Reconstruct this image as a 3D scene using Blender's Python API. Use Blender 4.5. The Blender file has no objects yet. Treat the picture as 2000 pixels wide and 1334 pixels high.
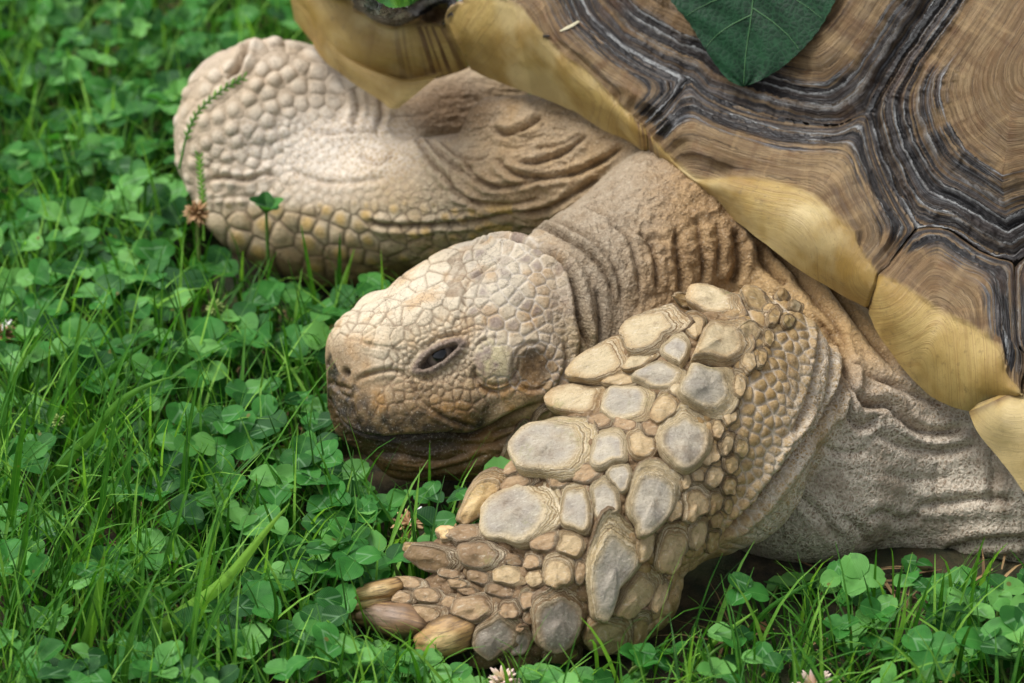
import bpy, math, random, time
import numpy as np
from mathutils import Vector
from mathutils.bvhtree import BVHTree
T0 = time.time()
rnd = random.Random(7)
rng = np.random.default_rng(7)
scene = bpy.context.scene
C = scene.collection

# ------------------------------------------------------------------ camera
S = 0.0002                       # one photo pixel is 0.2 mm at the focus distance
DIST = 1.6
DP = DIST / S
PITCH = math.radians(30)
F_ = np.array([0, math.cos(PITCH), -math.sin(PITCH)])
U_ = np.array([0, math.sin(PITCH), math.cos(PITCH)])
R_ = np.array([1.0, 0, 0])
CAM = -F_ * DIST + U_ * 0.1166
cd = bpy.data.cameras.new('camera'); cam = bpy.data.objects.new('camera', cd); C.objects.link(cam)
cam.location = CAM
cam.rotation_euler = (math.radians(90) - PITCH, 0, 0)
cd.sensor_width = 36; cd.lens = 36 * DIST / 0.4
cd.clip_start = 0.05; cd.clip_end = 200
cd.dof.use_dof = True; cd.dof.focus_distance = DIST + 40 * S; cd.dof.aperture_fstop = 12.5
scene.camera = cam

# ------------------------------------------------------------------ light
world = bpy.data.worlds.new('World'); scene.world = world; world.use_nodes = True
wn = world.node_tree; wn.nodes.clear()
wo = wn.nodes.new('ShaderNodeOutputWorld'); wb = wn.nodes.new('ShaderNodeBackground')
sky = wn.nodes.new('ShaderNodeTexSky'); sky.sky_type = 'NISHITA'; sky.sun_disc = False
SUN_EL, SUN_AZ = math.radians(62), math.radians(-80)      # azimuth from +y (away from camera), towards +x
sky.sun_elevation = SUN_EL; sky.sun_rotation = SUN_AZ
sky.air_density = 1.0; sky.dust_density = 4.0; sky.ozone_density = 1.0
hs = wn.nodes.new('ShaderNodeHueSaturation'); hs.inputs['Saturation'].default_value = 0.30
wn.links.new(sky.outputs[0], hs.inputs['Color']); wn.links.new(hs.outputs[0], wb.inputs['Color'])
wb.inputs['Strength'].default_value = 0.11
wn.links.new(wb.outputs[0], wo.inputs['Surface'])
sl = bpy.data.lights.new('sun', 'SUN'); sun = bpy.data.objects.new('sun', sl); C.objects.link(sun)
sl.energy = 1.4; sl.angle = math.radians(26); sl.color = (1.0, 0.985, 0.965)
sdir = Vector((math.cos(SUN_EL) * math.sin(SUN_AZ), math.cos(SUN_EL) * math.cos(SUN_AZ), math.sin(SUN_EL)))
sun.rotation_euler = (-sdir).to_track_quat('-Z', 'Y').to_euler()
sun.location = sdir * 5
vs = scene.view_settings
vs.view_transform = 'Standard'; vs.look = 'None'; vs.exposure = 0.80; vs.gamma = 1.0
try: vs.use_curve_mapping = False
except Exception: pass
scene.cycles.max_bounces = 8; scene.cycles.diffuse_bounces = 3; scene.cycles.transparent_max_bounces = 4
scene.cycles.use_denoising = True

# ------------------------------------------------------------------ coordinates
def Q(px, py, d):
    """photo pixel + depth (photo pixels past the focus plane) -> camera aligned metric frame (0.2 mm units)"""
    k = (DP + d) / DP
    return np.stack(np.broadcast_arrays((np.asarray(px, float) - 1000) * k, (np.asarray(py, float) - 667) * k, np.asarray(d, float)), -1)
def q2w(q):
    q = np.asarray(q, float)
    return CAM + (q[..., 0:1] * R_ - q[..., 1:2] * U_ + (q[..., 2:3] + DP) * F_) * S
def w2q(w):
    w = (np.asarray(w, float) - CAM) / S
    return np.stack([w @ R_, -(w @ U_), w @ F_ - DP], -1)
def q2px(q):
    k = (DP + q[..., 2]) / DP
    return q[..., 0] / k + 1000, q[..., 1] / k + 667
def ground_at(px, py, z=0.0):
    """world point of the ground seen at a pixel"""
    d = (np.asarray(px, float)[..., None] - 1000) * S * R_ - (np.asarray(py, float)[..., None] - 667) * S * U_ + DIST * F_
    t = (z - CAM[2]) / d[..., 2:3]
    return CAM + d * t

# ------------------------------------------------------------------ numpy noise
def _h(ix, iy, iz, seed):
    n = (ix.astype(np.int64) * 374761393 + iy.astype(np.int64) * 668265263 + iz.astype(np.int64) * 2147483647 + seed * 974711) & 0x7fffffff
    n = ((n ^ (n >> 13)) * 1274126177) & 0x7fffffff
    n = (n ^ (n >> 16)) & 0xffff
    return (n / 32767.5 - 1.0).astype(np.float32)
def vnoise(p, scale, seed=0):
    p = np.asarray(p, np.float32) / scale
    i = np.floor(p).astype(np.int32); f = p - i
    f = f * f * (3 - 2 * f)
    o = 0
    for dx in (0, 1):
        wx = f[:, 0] if dx else 1 - f[:, 0]
        for dy in (0, 1):
            wy = f[:, 1] if dy else 1 - f[:, 1]
            for dz in (0, 1):
                wz = f[:, 2] if dz else 1 - f[:, 2]
                o = o + wx * wy * wz * _h(i[:, 0] + dx, i[:, 1] + dy, i[:, 2] + dz, seed)
    return o
def fbm(p, scale, octv=3, seed=0):
    o = 0; a = 1; t = 0
    for k in range(octv):
        o = o + a * vnoise(p, scale / 2 ** k, seed + 17 * k); t += a; a *= 0.55
    return o / t
def sstep(a, b, x):
    t = np.clip((x - a) / (b - a), 0, 1); return t * t * (3 - 2 * t)

# ------------------------------------------------------------------ mesh helpers
def new_mesh(name, verts, faces, uniform=None):
    """verts (N,3) world; faces (M,k) int array or list of lists"""
    me = bpy.data.meshes.new(name)
    verts = np.asarray(verts, np.float32)
    if isinstance(faces, np.ndarray):
        k = faces.shape[1]; tot = faces.ravel().astype(np.int32)
        starts = np.arange(0, len(tot), k, dtype=np.int32)
    else:
        ln = np.array([len(f) for f in faces], np.int32)
        starts = np.concatenate([[0], np.cumsum(ln)[:-1]]).astype(np.int32)
        tot = np.fromiter((i for f in faces for i in f), np.int32)
    me.vertices.add(len(verts)); me.vertices.foreach_set('co', verts.ravel())
    me.loops.add(len(tot)); me.loops.foreach_set('vertex_index', tot)
    me.polygons.add(len(starts)); me.polygons.foreach_set('loop_start', starts)
    me.update(calc_edges=True)
    me.polygons.foreach_set('use_smooth', np.ones(len(starts), bool))
    return me
def vcol(me, name, col):
    a = me.attributes.new(name, 'FLOAT_COLOR', 'POINT')
    c = np.ones((len(me.vertices), 4), np.float32); c[:, :3] = np.clip(col, 0, 1)
    a.data.foreach_set('color', c.ravel())
def vflt(me, name, v):
    a = me.attributes.new(name, 'FLOAT', 'POINT'); a.data.foreach_set('value', np.asarray(v, np.float32))
def vvec(me, name, v):
    a = me.attributes.new(name, 'FLOAT_VECTOR', 'POINT'); a.data.foreach_set('vector', np.asarray(v, np.float32).ravel())
def link(name, me, mat=None, parent=None, **props):
    o = bpy.data.objects.new(name, me); C.objects.link(o)
    if mat and me and not me.materials: me.materials.append(mat)
    if parent: o.parent = parent
    for k, v in props.items(): o[k] = v
    return o
def lin(r, g, b):
    """sRGB 0-255 -> linear"""
    f = lambda c: (c / 12.92 if c <= 0.04045 else ((c + 0.055) / 1.055) ** 2.4)
    return np.array([f(r / 255), f(g / 255), f(b / 255)])

# ------------------------------------------------------------------ body volume
def ell(px, py, d, rx, ry, rd, ang=0):
    c = Q(px, py, d).astype(np.float32); k = (DP + d) / DP
    r = np.array([rx * k, ry * k, rd], np.float32); a = math.radians(ang); ca, sa = math.cos(a), math.sin(a)
    def f(p):
        x, y, z = p[:, 0] - c[0], p[:, 1] - c[1], p[:, 2] - c[2]
        x, y = x * ca + y * sa, -x * sa + y * ca
        k0 = np.sqrt((x / r[0]) ** 2 + (y / r[1]) ** 2 + (z / r[2]) ** 2) + 1e-6
        k1 = np.sqrt((x / r[0] ** 2) ** 2 + (y / r[1] ** 2) ** 2 + (z / r[2] ** 2) ** 2) + 1e-9
        return k0 * (k0 - 1) / k1
    return f
def cap(pts, flat=1.0):
    """chain of round cones; flat>1 squeezes them along the view depth"""
    qs = [(Q(x, y, d).astype(np.float32), r * (DP + d) / DP) for x, y, d, r in pts]
    def f(p):
        o = None
        for (a, ra), (b, rb) in zip(qs[:-1], qs[1:]):
            w = np.array([1, 1, flat], np.float32)
            pa = (p - a) * w; ba = (b - a) * w
            t = np.clip(pa @ ba / (ba @ ba), 0, 1)
            dd = np.sqrt(((pa - t[:, None] * ba) ** 2).sum(1)) - (ra + (rb - ra) * t)
            o = dd if o is None else smin(o, dd, 12)
        return o
    return f
def smin(a, b, k):
    h = np.clip(0.5 + 0.5 * (b - a) / k, 0, 1)
    return b + (a - b) * h - k * h * (1 - h)

HEAD = [  # volume, blend
    (ell(1005, 655, 440, 165, 190, 165, 20), 0),
    (ell(900, 690, 420, 215, 155, 140, -28), 50),
    (cap([(930, 700, 420, 140), (760, 712, 400, 112)], 1.05), 60),
    (ell(728, 690, 400, 92, 95, 88, 0), 30),
    (ell(745, 790, 385, 105, 100, 92, 20), 35),          # upper beak
    (ell(850, 795, 372, 165, 85, 105, -4), 45),
    (cap([(800, 855, 395, 84), (930, 850, 400, 88), (1050, 800, 420, 85)], 1.0), 18),   # lower jaw
    (ell(1020, 730, 375, 120, 110, 110, 0), 40),
    (ell(838, 606, 455, 98, 86, 92, -30), 35),
    (ell(905, 555, 465, 90, 76, 95, -20), 35),
    (ell(740, 620, 490, 56, 50, 56, -35), 22),            # far brow
    (ell(800, 660, 352, 90, 60, 62, -30), 40),            # near brow
    (ell(960, 545, 470, 120, 68, 110, -20), 40),
]
NECK = [
    (cap([(1560, 470, 760, 250), (1330, 500, 650, 215), (1190, 570, 545, 180), (1080, 640, 480, 165)], 1.0), 0),
    (ell(1380, 470, 560, 170, 120, 110, 30), 70),
    (cap([(1250, 700, 500, 150), (1050, 760, 470, 110)], 1.0), 60),
]
FLEG = [
    (ell(522, 268, 1225, 183, 190, 130, 8), 0),
    (ell(650, 424, 1190, 252, 128, 120, 6), 60),
    (cap([(640, 410, 1180, 120), (850, 395, 1050, 125), (1050, 350, 900, 112), (1260, 360, 850, 130)], 1.0), 60),
    (ell(528, 112, 1240, 60, 42, 60, 8), 22),
    (ell(440, 165, 1235, 66, 58, 70, -35), 30),
    (ell(640, 180, 1265, 110, 85, 80, 25), 40),
    (ell(730, 235, 1235, 120, 90, 80, 30), 40),
    (ell(690, 320, 1170, 150, 85, 95, 5), 50),
    (ell(905, 205, 1225, 130, 75, 60, -10), 25),
    (cap([(960, 240, 930, 50), (1100, 250, 860, 70), (1250, 290, 760, 70)], 1.0), 50),
]
NLEG = [
    (cap([(1440, 690, 170, 116), (1388, 830, 60, 160), (1250, 980, -20, 165), (1130, 1110, -60, 130), (1040, 1195, -95, 92)], 1.15), 0),
    (ell(1368, 850, 60, 200, 240, 120, -30), 70),
    (ell(1500, 760, 190, 130, 170, 120, 0), 60),
    (ell(1140, 1010, -30, 165, 150, 80, -35), 50),
    (ell(1105, 905, 10, 140, 75, 80, -42), 45),
    (ell(1010, 1215, -85, 120, 70, 70, 8), 40),
    (cap([(960, 1150, -75, 60), (860, 1165, -60, 42), (800, 1180, -55, 34)], 1.0), 30),
    (cap([(980, 1090, -60, 62), (880, 1080, -40, 40)], 1.0), 30),
    (cap([(960, 1220, -95, 58), (860, 1215, -90, 42)], 1.0), 30),
    (ell(1230, 1200, -40, 110, 62, 80, -30), 40),
]
SIDE = [
    (ell(1820, 890, 430, 470, 235, 190, 0), 0),
    (ell(1560, 990, 330, 190, 110, 140, 0), 60),
    (cap([(1480, 560, 520, 80), (1600, 640, 420, 85), (1760, 760, 340, 80), (1960, 840, 300, 80)], 1.0), 40),
    (ell(2000, 960, 330, 170, 160, 130, 0), 60),
    (ell(1600, 890, 270, 150, 190, 105, 20), 80),
]
def group_sdf(g, p):
    o = None
    for f, k in g:
        d = f(p); o = d if o is None else smin(o, d, k)
    return o
GROUPS = [(HEAD, 0), (NECK, 26), (FLEG, 24), (SIDE, 30), (NLEG, 22)]
def body_sdf(p, parts=False):
    ds = [group_sdf(g, p) for g, k in GROUPS]
    o = ds[0]
    for d, (g, k) in zip(ds[1:3] + [smin(ds[3], ds[4], 75)], GROUPS[1:]): o = smin(o, d, k)
    return (o, ds) if parts else o

def surface_net(lo, hi, h, coarse=4):
    """sparse surface nets of body_sdf"""
    H = h * coarse
    n = np.ceil((hi - lo) / H).astype(int)
    ax = [lo[i] + H * np.arange(n[i] + 1) for i in range(3)]
    g = np.stack(np.meshgrid(*ax, indexing='ij'), -1).reshape(-1, 3).astype(np.float32)
    v = np.concatenate([body_sdf(c) for c in np.array_split(g, 12)]).reshape(n + 1)
    near = np.abs(v) < H * 1.9
    fn = n * coarse + 1
    fine = np.repeat(np.repeat(np.repeat(np.where(v > 0, 99, -99).astype(np.float32), coarse, 0), coarse, 1), coarse, 2)[:fn[0], :fn[1], :fn[2]]
    ci = np.argwhere(near)
    off = np.stack(np.meshgrid(*[np.arange(-coarse // 2, coarse // 2 + 1)] * 3, indexing='ij'), -1).reshape(-1, 3)
    mask = np.zeros(fn, bool)
    for o in off:
        q = ci * coarse + o
        ok = ((q >= 0) & (q < fn)).all(1); q = q[ok]
        mask[q[:, 0], q[:, 1], q[:, 2]] = True
    idx = np.argwhere(mask)
    pts = (lo + idx * h).astype(np.float32)
    val = np.concatenate([body_sdf(c) for c in np.array_split(pts, 30)])
    fine[mask] = val
    sg = fine < 0
    s8 = sum(sg[a:fn[0] - 1 + a, b:fn[1] - 1 + b, c:fn[2] - 1 + c].astype(np.int8) for a in (0, 1) for b in (0, 1) for c in (0, 1))
    cells = np.argwhere((s8 > 0) & (s8 < 8))
    cid = np.full(fn - 1, -1, np.int32); cid[cells[:, 0], cells[:, 1], cells[:, 2]] = np.arange(len(cells))
    acc = np.zeros((len(cells), 3), np.float32); cnt = np.zeros(len(cells), np.float32)
    cor = [(a, b, c) for a in (0, 1) for b in (0, 1) for c in (0, 1)]
    cv = {k: fine[cells[:, 0] + k[0], cells[:, 1] + k[1], cells[:, 2] + k[2]] for k in cor}
    for k in cor:
        for axn in range(3):
            if k[axn]: continue
            k2 = list(k); k2[axn] = 1; k2 = tuple(k2)
            a, b = cv[k], cv[k2]; m = (a < 0) != (b < 0)
            t = np.where(m, a / np.where(m, a - b, 1), 0)
            q = np.tile(np.array(k, np.float32), (len(cells), 1)); q[:, axn] += t
            acc[m] += q[m]; cnt[m] += 1
    verts = lo + (cells + acc / cnt[:, None]) * h
    faces = []
    for axn in range(3):
        sh = [slice(None)] * 3; sh2 = [slice(None)] * 3; sh[axn] = slice(0, -1); sh2[axn] = slice(1, None)
        cr = sg[tuple(sh)] != sg[tuple(sh2)]
        e = np.argwhere(cr)
        b, c = (axn + 1) % 3, (axn + 2) % 3
        ok = (e[:, b] > 0) & (e[:, c] > 0) & (e[:, b] < fn[b] - 1) & (e[:, c] < fn[c] - 1)
        e = e[ok]; ins = sg[e[:, 0], e[:, 1], e[:, 2]]
        qd = []
        for db, dc in ((-1, -1), (0, -1), (0, 0), (-1, 0)):
            k = e.copy(); k[:, b] += db; k[:, c] += dc
            qd.append(cid[k[:, 0], k[:, 1], k[:, 2]])
        qd = np.stack(qd, 1); qd[~ins] = qd[~ins][:, ::-1]
        faces.append(qd[(qd >= 0).all(1)])
    return verts.astype(np.float32), np.concatenate(faces)
# ------------------------------------------------------------------ material helper
class NT:
    def __init__(s, name):
        s.m = bpy.data.materials.new(name); s.m.use_nodes = True; s.t = s.m.node_tree
        s.b = s.t.nodes['Principled BSDF']; s.b.inputs['Roughness'].default_value = 0.6
    def n(s, typ, inp=None, **kw):
        x = s.t.nodes.new(typ)
        for k, v in kw.items(): setattr(x, k, v)
        for k, v in (inp or {}).items():
            if hasattr(v, 'is_output'): s.t.links.new(v, x.inputs[k])
            else: x.inputs[k].default_value = v
        return x
    def attr(s, name): return s.n('ShaderNodeAttribute', attribute_name=name)
    def math(s, op, a, b=0.0, c=0.0, clamp=False):
        x = s.n('ShaderNodeMath', {0: a, 1: b, 2: c}, operation=op, use_clamp=clamp); return x.outputs[0]
    def mix(s, f, a, b, blend='MIX'):
        x = s.t.nodes.new('ShaderNodeMix'); x.data_type = 'RGBA'; x.blend_type = blend; x.clamp_factor = True
        for i, v in ((0, f), (6, a), (7, b)):
            if hasattr(v, 'is_output'): s.t.links.new(v, x.inputs[i])
            else: x.inputs[i].default_value = v if i == 0 else (*v[:3], 1)
        return x.outputs[2]
    def noise(s, vec, scale, detail=3, rough=0.55):
        return s.n('ShaderNodeTexNoise', {'Vector': vec, 'Scale': scale, 'Detail': detail, 'Roughness': rough}).outputs['Fac']
    def vor(s, vec, scale, feature='F1', rnd_=1.0):
        return s.n('ShaderNodeTexVoronoi', {'Vector': vec, 'Scale': scale, 'Randomness': rnd_}, feature=feature)
    def ramp(s, f, a, b, lo=0.0, hi=1.0):
        x = s.n('ShaderNodeMapRange', {'Value': f, 'From Min': a, 'From Max': b, 'To Min': lo, 'To Max': hi}, interpolation_type='SMOOTHSTEP'); return x.outputs[0]
    def bump(s, h, strength, dist, prev=None):
        i = {'Height': h, 'Strength': strength, 'Distance': dist}
        if prev is not None: i['Normal'] = prev
        return s.n('ShaderNodeBump', i).outputs[0]
    def out(s, col=None, rough=None, nrm=None, spec=None):
        for k, v in (('Base Color', col), ('Roughness', rough), ('Normal', nrm), ('Specular IOR Level', spec)):
            if v is None: continue
            if hasattr(v, 'is_output'): s.t.links.new(v, s.b.inputs[k])
            else: s.b.inputs[k].default_value = (*v[:3], 1) if k == 'Base Color' else v
        return s.m

# ------------------------------------------------------------------ shell surface
def tps_fit(X, y, lam=1e-3):
    X = np.asarray(X, float) / 500; n = len(X)
    r2 = ((X[:, None] - X[None]) ** 2).sum(-1); K = np.where(r2 > 0, 0.5 * r2 * np.log(r2 + 1e-12), 0) + lam * np.eye(n)
    P = np.concatenate([np.ones((n, 1)), X], 1)
    A = np.block([[K, P], [P.T, np.zeros((3, 3))]])
    w = np.linalg.solve(A, np.concatenate([y, np.zeros(3)]))
    def f(px, py):
        sh = np.shape(px); x = np.stack([np.ravel(px), np.ravel(py)], -1) / 500
        o = np.empty(len(x))
        for i in range(0, len(x), 40000):
            c = x[i:i + 40000]; r = ((c[:, None] - X[None]) ** 2).sum(-1)
            o[i:i + 40000] = np.where(r > 0, 0.5 * r * np.log(r + 1e-12), 0) @ w[:n] + np.concatenate([np.ones((len(c), 1)), c], 1) @ w[n:]
        return o.reshape(sh)
    return f
RIMX = [480, 560, 640, 860, 1000, 1200, 1400, 1700, 1990, 2200, 2500]
RIMD = [1230, 1150, 1062, 870, 700, 600, 430, 208, 16, -110, -260]
def rim_d(x): return np.interp(x, RIMX, RIMD)
RA = np.array([-.07, .307]); RB = np.array([.2, .05]); RT = (RB - RA) / np.linalg.norm(RB - RA); RN = np.array([-RT[1], RT[0]])
if RN[1] < 0: RN = -RN
def dome_d(px, py):
    """depth at which a ray meets the domed carapace rising inward from the rim line"""
    best = None
    for d in np.arange(900, -900, -6.0):
        w = q2w(Q(px, py, d)[None])[0]
        t = (w[:2] - RA) @ RN
        if t < 0: continue
        prof = np.interp(t, [0, .04, .10, .17, .25, .4], [0, .022, .092, .17, .225, .26])
        s_ = (w[:2] - RA) @ RT / .373
        zr = np.interp(s_, [0, .3, .6, 1, 1.4], [.107, .14, .113, .08, .075])
        g = w[2] - zr - prof
        if g > 0: return d
    return d
def poly(pts, n):
    """resample a polyline smoothly (Catmull-Rom) to n points"""
    p = np.asarray(pts, float); seg = np.linalg.norm(np.diff(p, axis=0), axis=1); t = np.concatenate([[0], np.cumsum(seg)])
    u = np.linspace(0, t[-1], n); m = np.gradient(p, t, axis=0)
    i = np.clip(np.searchsorted(t, u) - 1, 0, len(p) - 2); h = (t[i + 1] - t[i]); x = ((u - t[i]) / h)[:, None]; h = h[:, None]
    return (2*x**3-3*x**2+1)*p[i] + (x**3-2*x**2+x)*h*m[i] + (-2*x**3+3*x**2)*p[i+1] + (x**3-x**2)*h*m[i+1]

MARG = [  # rim edge, under edge (inner), seam with costals; all photo pixels
 dict(R=[(560,-75),(600,-38),(640,-12),(680,2),(715,25),(743,42),(775,50),(817,49),(872,52)],
      L=[(570,20),(600,60),(622,104),(650,134),(690,152),(730,160),(790,166),(850,152),(916,134)],
      S=[(640,-120),(672,-70),(690,-30),(708,4),(740,26),(778,34),(824,16),(852,0),(900,-16)]),
 dict(R=[(872,52),(882,24),(905,2),(935,-10),(978,-2),(1013,10),(1030,30),(1055,60),(1097,106),(1142,136),(1188,182),(1230,224),(1256,248)],
      L=[(916,134),(930,140),(950,150),(985,164),(1020,178),(1055,190),(1090,203),(1112,213),(1135,224),(1177,252),(1215,270),(1240,284),(1265,300)],
      S=[(900,-16),(930,-60),(960,-90),(1000,-120),(1060,-110),(1100,-60),(1130,-20),(1150,18),(1180,50),(1215,82),(1260,110),(1300,130),(1345,148)]),
 dict(R=[(1256,248),(1290,288),(1338,334),(1370,350),(1430,345),(1500,352),(1560,370),(1610,400),(1640,430),(1665,452),(1682,490),(1705,520),(1714,535)],
      L=[(1265,300),(1300,330),(1335,358),(1370,385),(1400,408),(1440,436),(1485,468),(1530,503),(1570,532),(1610,557),(1645,578),(1672,590),(1694,602)],
      S=[(1345,148),(1385,180),(1440,203),(1500,222),(1560,235),(1630,240),(1684,222),(1700,258),(1714,300),(1735,345),(1758,388),(1775,418),(1788,440)]),
 dict(R=[(1714,535),(1760,556),(1810,590),(1850,615),(1905,640),(1950,678),(1967,730),(1996,768)],
      L=[(1694,602),(1716,650),(1765,720),(1810,765),(1850,788),(1890,802),(1940,800),(1990,782)],
      S=[(1788,440),(1815,437),(1850,442),(1882,462),(1912,482),(1945,496),(1968,502),(1978,508)]),
 dict(R=[(1984,758),(2016,792),(2060,815),(2110,850),(2160,890),(2200,930),(2240,990)],
      L=[(1888,796),(1908,842),(1945,890),(1975,930),(2010,975),(2060,1030),(2110,1080)],
      S=[(1978,508),(2020,480),(2070,476),(2130,500),(2190,540),(2250,590),(2320,640)]),
]
cpx, cpd = [], []
for M in MARG:
    for (x, y) in M['R']: cpx.append((x, y)); cpd.append(rim_d(x) - 18 * (M is not MARG[0]))
    for (x, y) in M['S'][::2]: cpx.append((x, y)); cpd.append(dome_d(x, y))
for p_ in [(1400,-60),(1400,-250),(1250,-150),(1600,60),(1850,120),(1950,300),(2100,100),(2100,300),(1900,-150),(1650,-200),(2300,-100),(2300,300),(2300,500),(1700,-400),(2100,-350),(1200,-380)]:
    cpx.append(p_); cpd.append(dome_d(*p_))
TOPD = tps_fit(cpx, np.array(cpd), 2e-3)

def seg_dist(px, py, line):
    """distance to a polyline and arc length of the nearest point"""
    a = line[:-1]; b = line[1:]; ab = b - a; L2 = (ab ** 2).sum(1); cum = np.concatenate([[0], np.cumsum(np.sqrt(L2))])
    P = np.stack([np.ravel(px), np.ravel(py)], -1); D = np.empty(len(P)); A = np.empty(len(P)); NP = np.empty((len(P), 2))
    for i in range(0, len(P), 20000):
        c = P[i:i + 20000, None] - a[None]
        t = np.clip((c * ab).sum(-1) / L2, 0, 1); pr = a + t[..., None] * ab
        dd = np.linalg.norm(P[i:i + 20000, None] - pr, axis=-1); j = dd.argmin(1); r = np.arange(len(j))
        D[i:i + 20000] = dd[r, j]; A[i:i + 20000] = cum[j] + t[r, j] * np.sqrt(L2[j]); NP[i:i + 20000] = pr[r, j]
    return D, A, NP
def inside(px, py, pg):
    x, y = np.ravel(px), np.ravel(py); c = np.zeros(len(x), bool)
    for (x1, y1), (x2, y2) in zip(pg, np.roll(pg, -1, axis=0)):
        m = (y1 > y) != (y2 > y)
        c ^= m & (x < (x2 - x1) * (y - y1) / (y2 - y1 + 1e-12) + x1)
    return c

def ring_fields(px, py, edges, k=36.0):
    """edges: list of (polyline, dark width, weight). Returns ring distance, arc, dark"""
    q = None; arc = None; dark = 0
    for line, dw, wgt in edges:
        D, A, _ = seg_dist(px, py, line); Dw = D * wgt
        if q is None: q, arc = Dw.copy(), A.copy()
        else:
            m = Dw < q; arc = np.where(m, A + 1000, arc); q = np.maximum(smin(q, Dw, k * np.clip(np.minimum(q, Dw) / 30, .05, 1)), 0)
        if dw > 0:
            wv = dw * (1 + .38 * fbm(np.stack([A / 70 + dw, D / 160, A * 0], -1).astype(np.float32), 1.0, 3, int(dw)))
            dark = np.maximum(dark, 1 - sstep(wv * .35, wv * 2.1, D))
    return q, arc, dark
def ring_relief(q, P3, amp, seed):
    wq = q + 6 * fbm(P3, 60, 2, seed) + 2.5 * fbm(P3, 14, 2, seed + 1)
    global PHASE
    st = 0
    for per, a in ((26, 1.0), (11, .45)):
        ph = wq / per + .8 * vnoise(np.stack([wq * .025, wq * 0, wq * 0], -1), 1, seed + 3); fr = ph - np.floor(ph)
        if per == 26: PHASE = ph + 20
        st = st + a * (fr ** 1.6 - .4)
    k = vnoise(np.stack([wq / 14, wq * 0 + seed, wq * 0], -1), 1, seed)
    return amp * (st * .8 + 1.4 * k)

tort = link('tortoise', None, label='large pale brown tortoise with wavy horn shell resting on the clover lawn', category='tortoise')
tort.location = q2w(Q(1500, 800, 250)[None])[0] * np.array([1, 1, 0])
def child(name, me, mat, parent, **props):
    o = link(name, me, mat, parent, **props)
    o.matrix_parent_inverse = Wm[parent.name].inverted() if parent.name in Wm else parent.matrix_world.inverted()
    return o
from mathutils import Matrix
Wm = {tort.name: Matrix.Translation(tort.location)}

def grid_faces(nu, nv):
    i = np.arange(nu * nv).reshape(nu, nv)
    return np.stack([i[:-1, :-1].ravel(), i[1:, :-1].ravel(), i[1:, 1:].ravel(), i[:-1, 1:].ravel()], 1)
def vert_normals(V, F):
    n = np.zeros_like(V, dtype=np.float64)
    a, b, c, d = (V[F[:, i]] for i in range(4))
    fn = np.cross(c - a, d - b)
    for i in range(4):
        for k in range(3): n[:, k] += np.bincount(F[:, i], fn[:, k], len(V))
    return n / (np.linalg.norm(n, axis=1, keepdims=True) + 1e-12)

# shell material ----------------------------------------------------
t = NT('horn_shell')
ring = t.attr('ring').outputs['Fac']; arc = t.attr('arc').outputs['Fac']; dark = t.attr('dark').outputs['Fac']; lip = t.attr('under').outputs['Fac']
pos = t.n('ShaderNodeTexCoord').outputs['Object']
wob = t.math('MULTIPLY_ADD', t.noise(pos, 28, 4), 15.0, ring)
def streak(fr, fa, sc=1.0, det=3):
    a3 = t.n('ShaderNodeVectorMath', {0: pos, 'Scale': fa * 2600.0}, operation='SCALE').outputs[0]
    return t.noise(t.n('ShaderNodeVectorMath', {0: a3, 1: t.n('ShaderNodeCombineXYZ', {0: t.math('MULTIPLY', wob, fr), 1: t.math('MULTIPLY', wob, fr * .6), 2: 0.0}).outputs[0]}, operation='ADD').outputs[0], sc, det, .6)
s1 = streak(.24, .003); s2 = streak(.75, .004); s3 = streak(.05, .008); s4 = streak(.012, .05, 1.0, 4)
tan_ = t.mix(t.ramp(s3, .35, .65), lin(126, 102, 70), lin(158, 134, 98))
tan_ = t.mix(t.ramp(s4, .45, .7, 0, .45), tan_, lin(116, 78, 42))
tan_ = t.mix(t.ramp(s1, .54, .66, 0, .45), tan_, lin(104, 78, 50))
tan_ = t.mix(t.ramp(s2, .54, .66, 0, .45), tan_, lin(92, 68, 44))
tan_ = t.mix(t.ramp(t.noise(pos, 22, 4, .6), .5, .72, 0, .4), tan_, lin(118, 88, 58))
tan_ = t.mix(t.ramp(t.noise(pos, 700, 5, .7), .55, .72, 0, .4), tan_, lin(78, 60, 42))
bands = streak(.17, .003, 1.0, 4)
drk = t.mix(t.ramp(streak(.09, .006), .4, .62), lin(28, 25, 26), lin(66, 57, 52))
drk = t.mix(t.ramp(s2, .50, .66, 0, .7), drk, lin(18, 16, 17))
wh = t.math('MULTIPLY', t.ramp(streak(.42, .003, 1.0, 4), .50, .62), t.ramp(t.noise(pos, 45, 4, .7), .34, .62))
drk = t.mix(t.math('MULTIPLY', wh, t.ramp(dark, .55, 1.0, .95, .30)), drk, lin(166, 170, 174))
drk = t.mix(t.ramp(t.noise(pos, 600, 5, .75), .56, .72, 0, .5), drk, lin(150, 148, 144))
drk = t.mix(t.ramp(t.noise(pos, 26, 3), .55, .72, 0, .55), drk, lin(110, 78, 50))
ter = t.n('ShaderNodeTexWhiteNoise', {'W': t.math('FLOOR', t.attr('phase').outputs['Fac'])}, noise_dimensions='1D').outputs['Value']
fd = t.math('ADD', t.math('ADD', dark, t.math('MULTIPLY', t.math('SUBTRACT', bands, .5), 1.6)), t.math('MULTIPLY_ADD', ter, .7, -.42))
fdk = t.math('MULTIPLY', t.ramp(fd, .30, .70), t.ramp(dark, .02, .22))
fr = t.math('FRACT', t.math('MULTIPLY_ADD', t.noise(pos, 300, 3), .25, t.attr('phase').outputs['Fac']))
fr2 = t.math('FRACT', t.math('MULTIPLY', t.math('MULTIPLY_ADD', t.noise(pos, 300, 3), .2, t.attr('phase').outputs['Fac']), 3.7))
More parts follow.
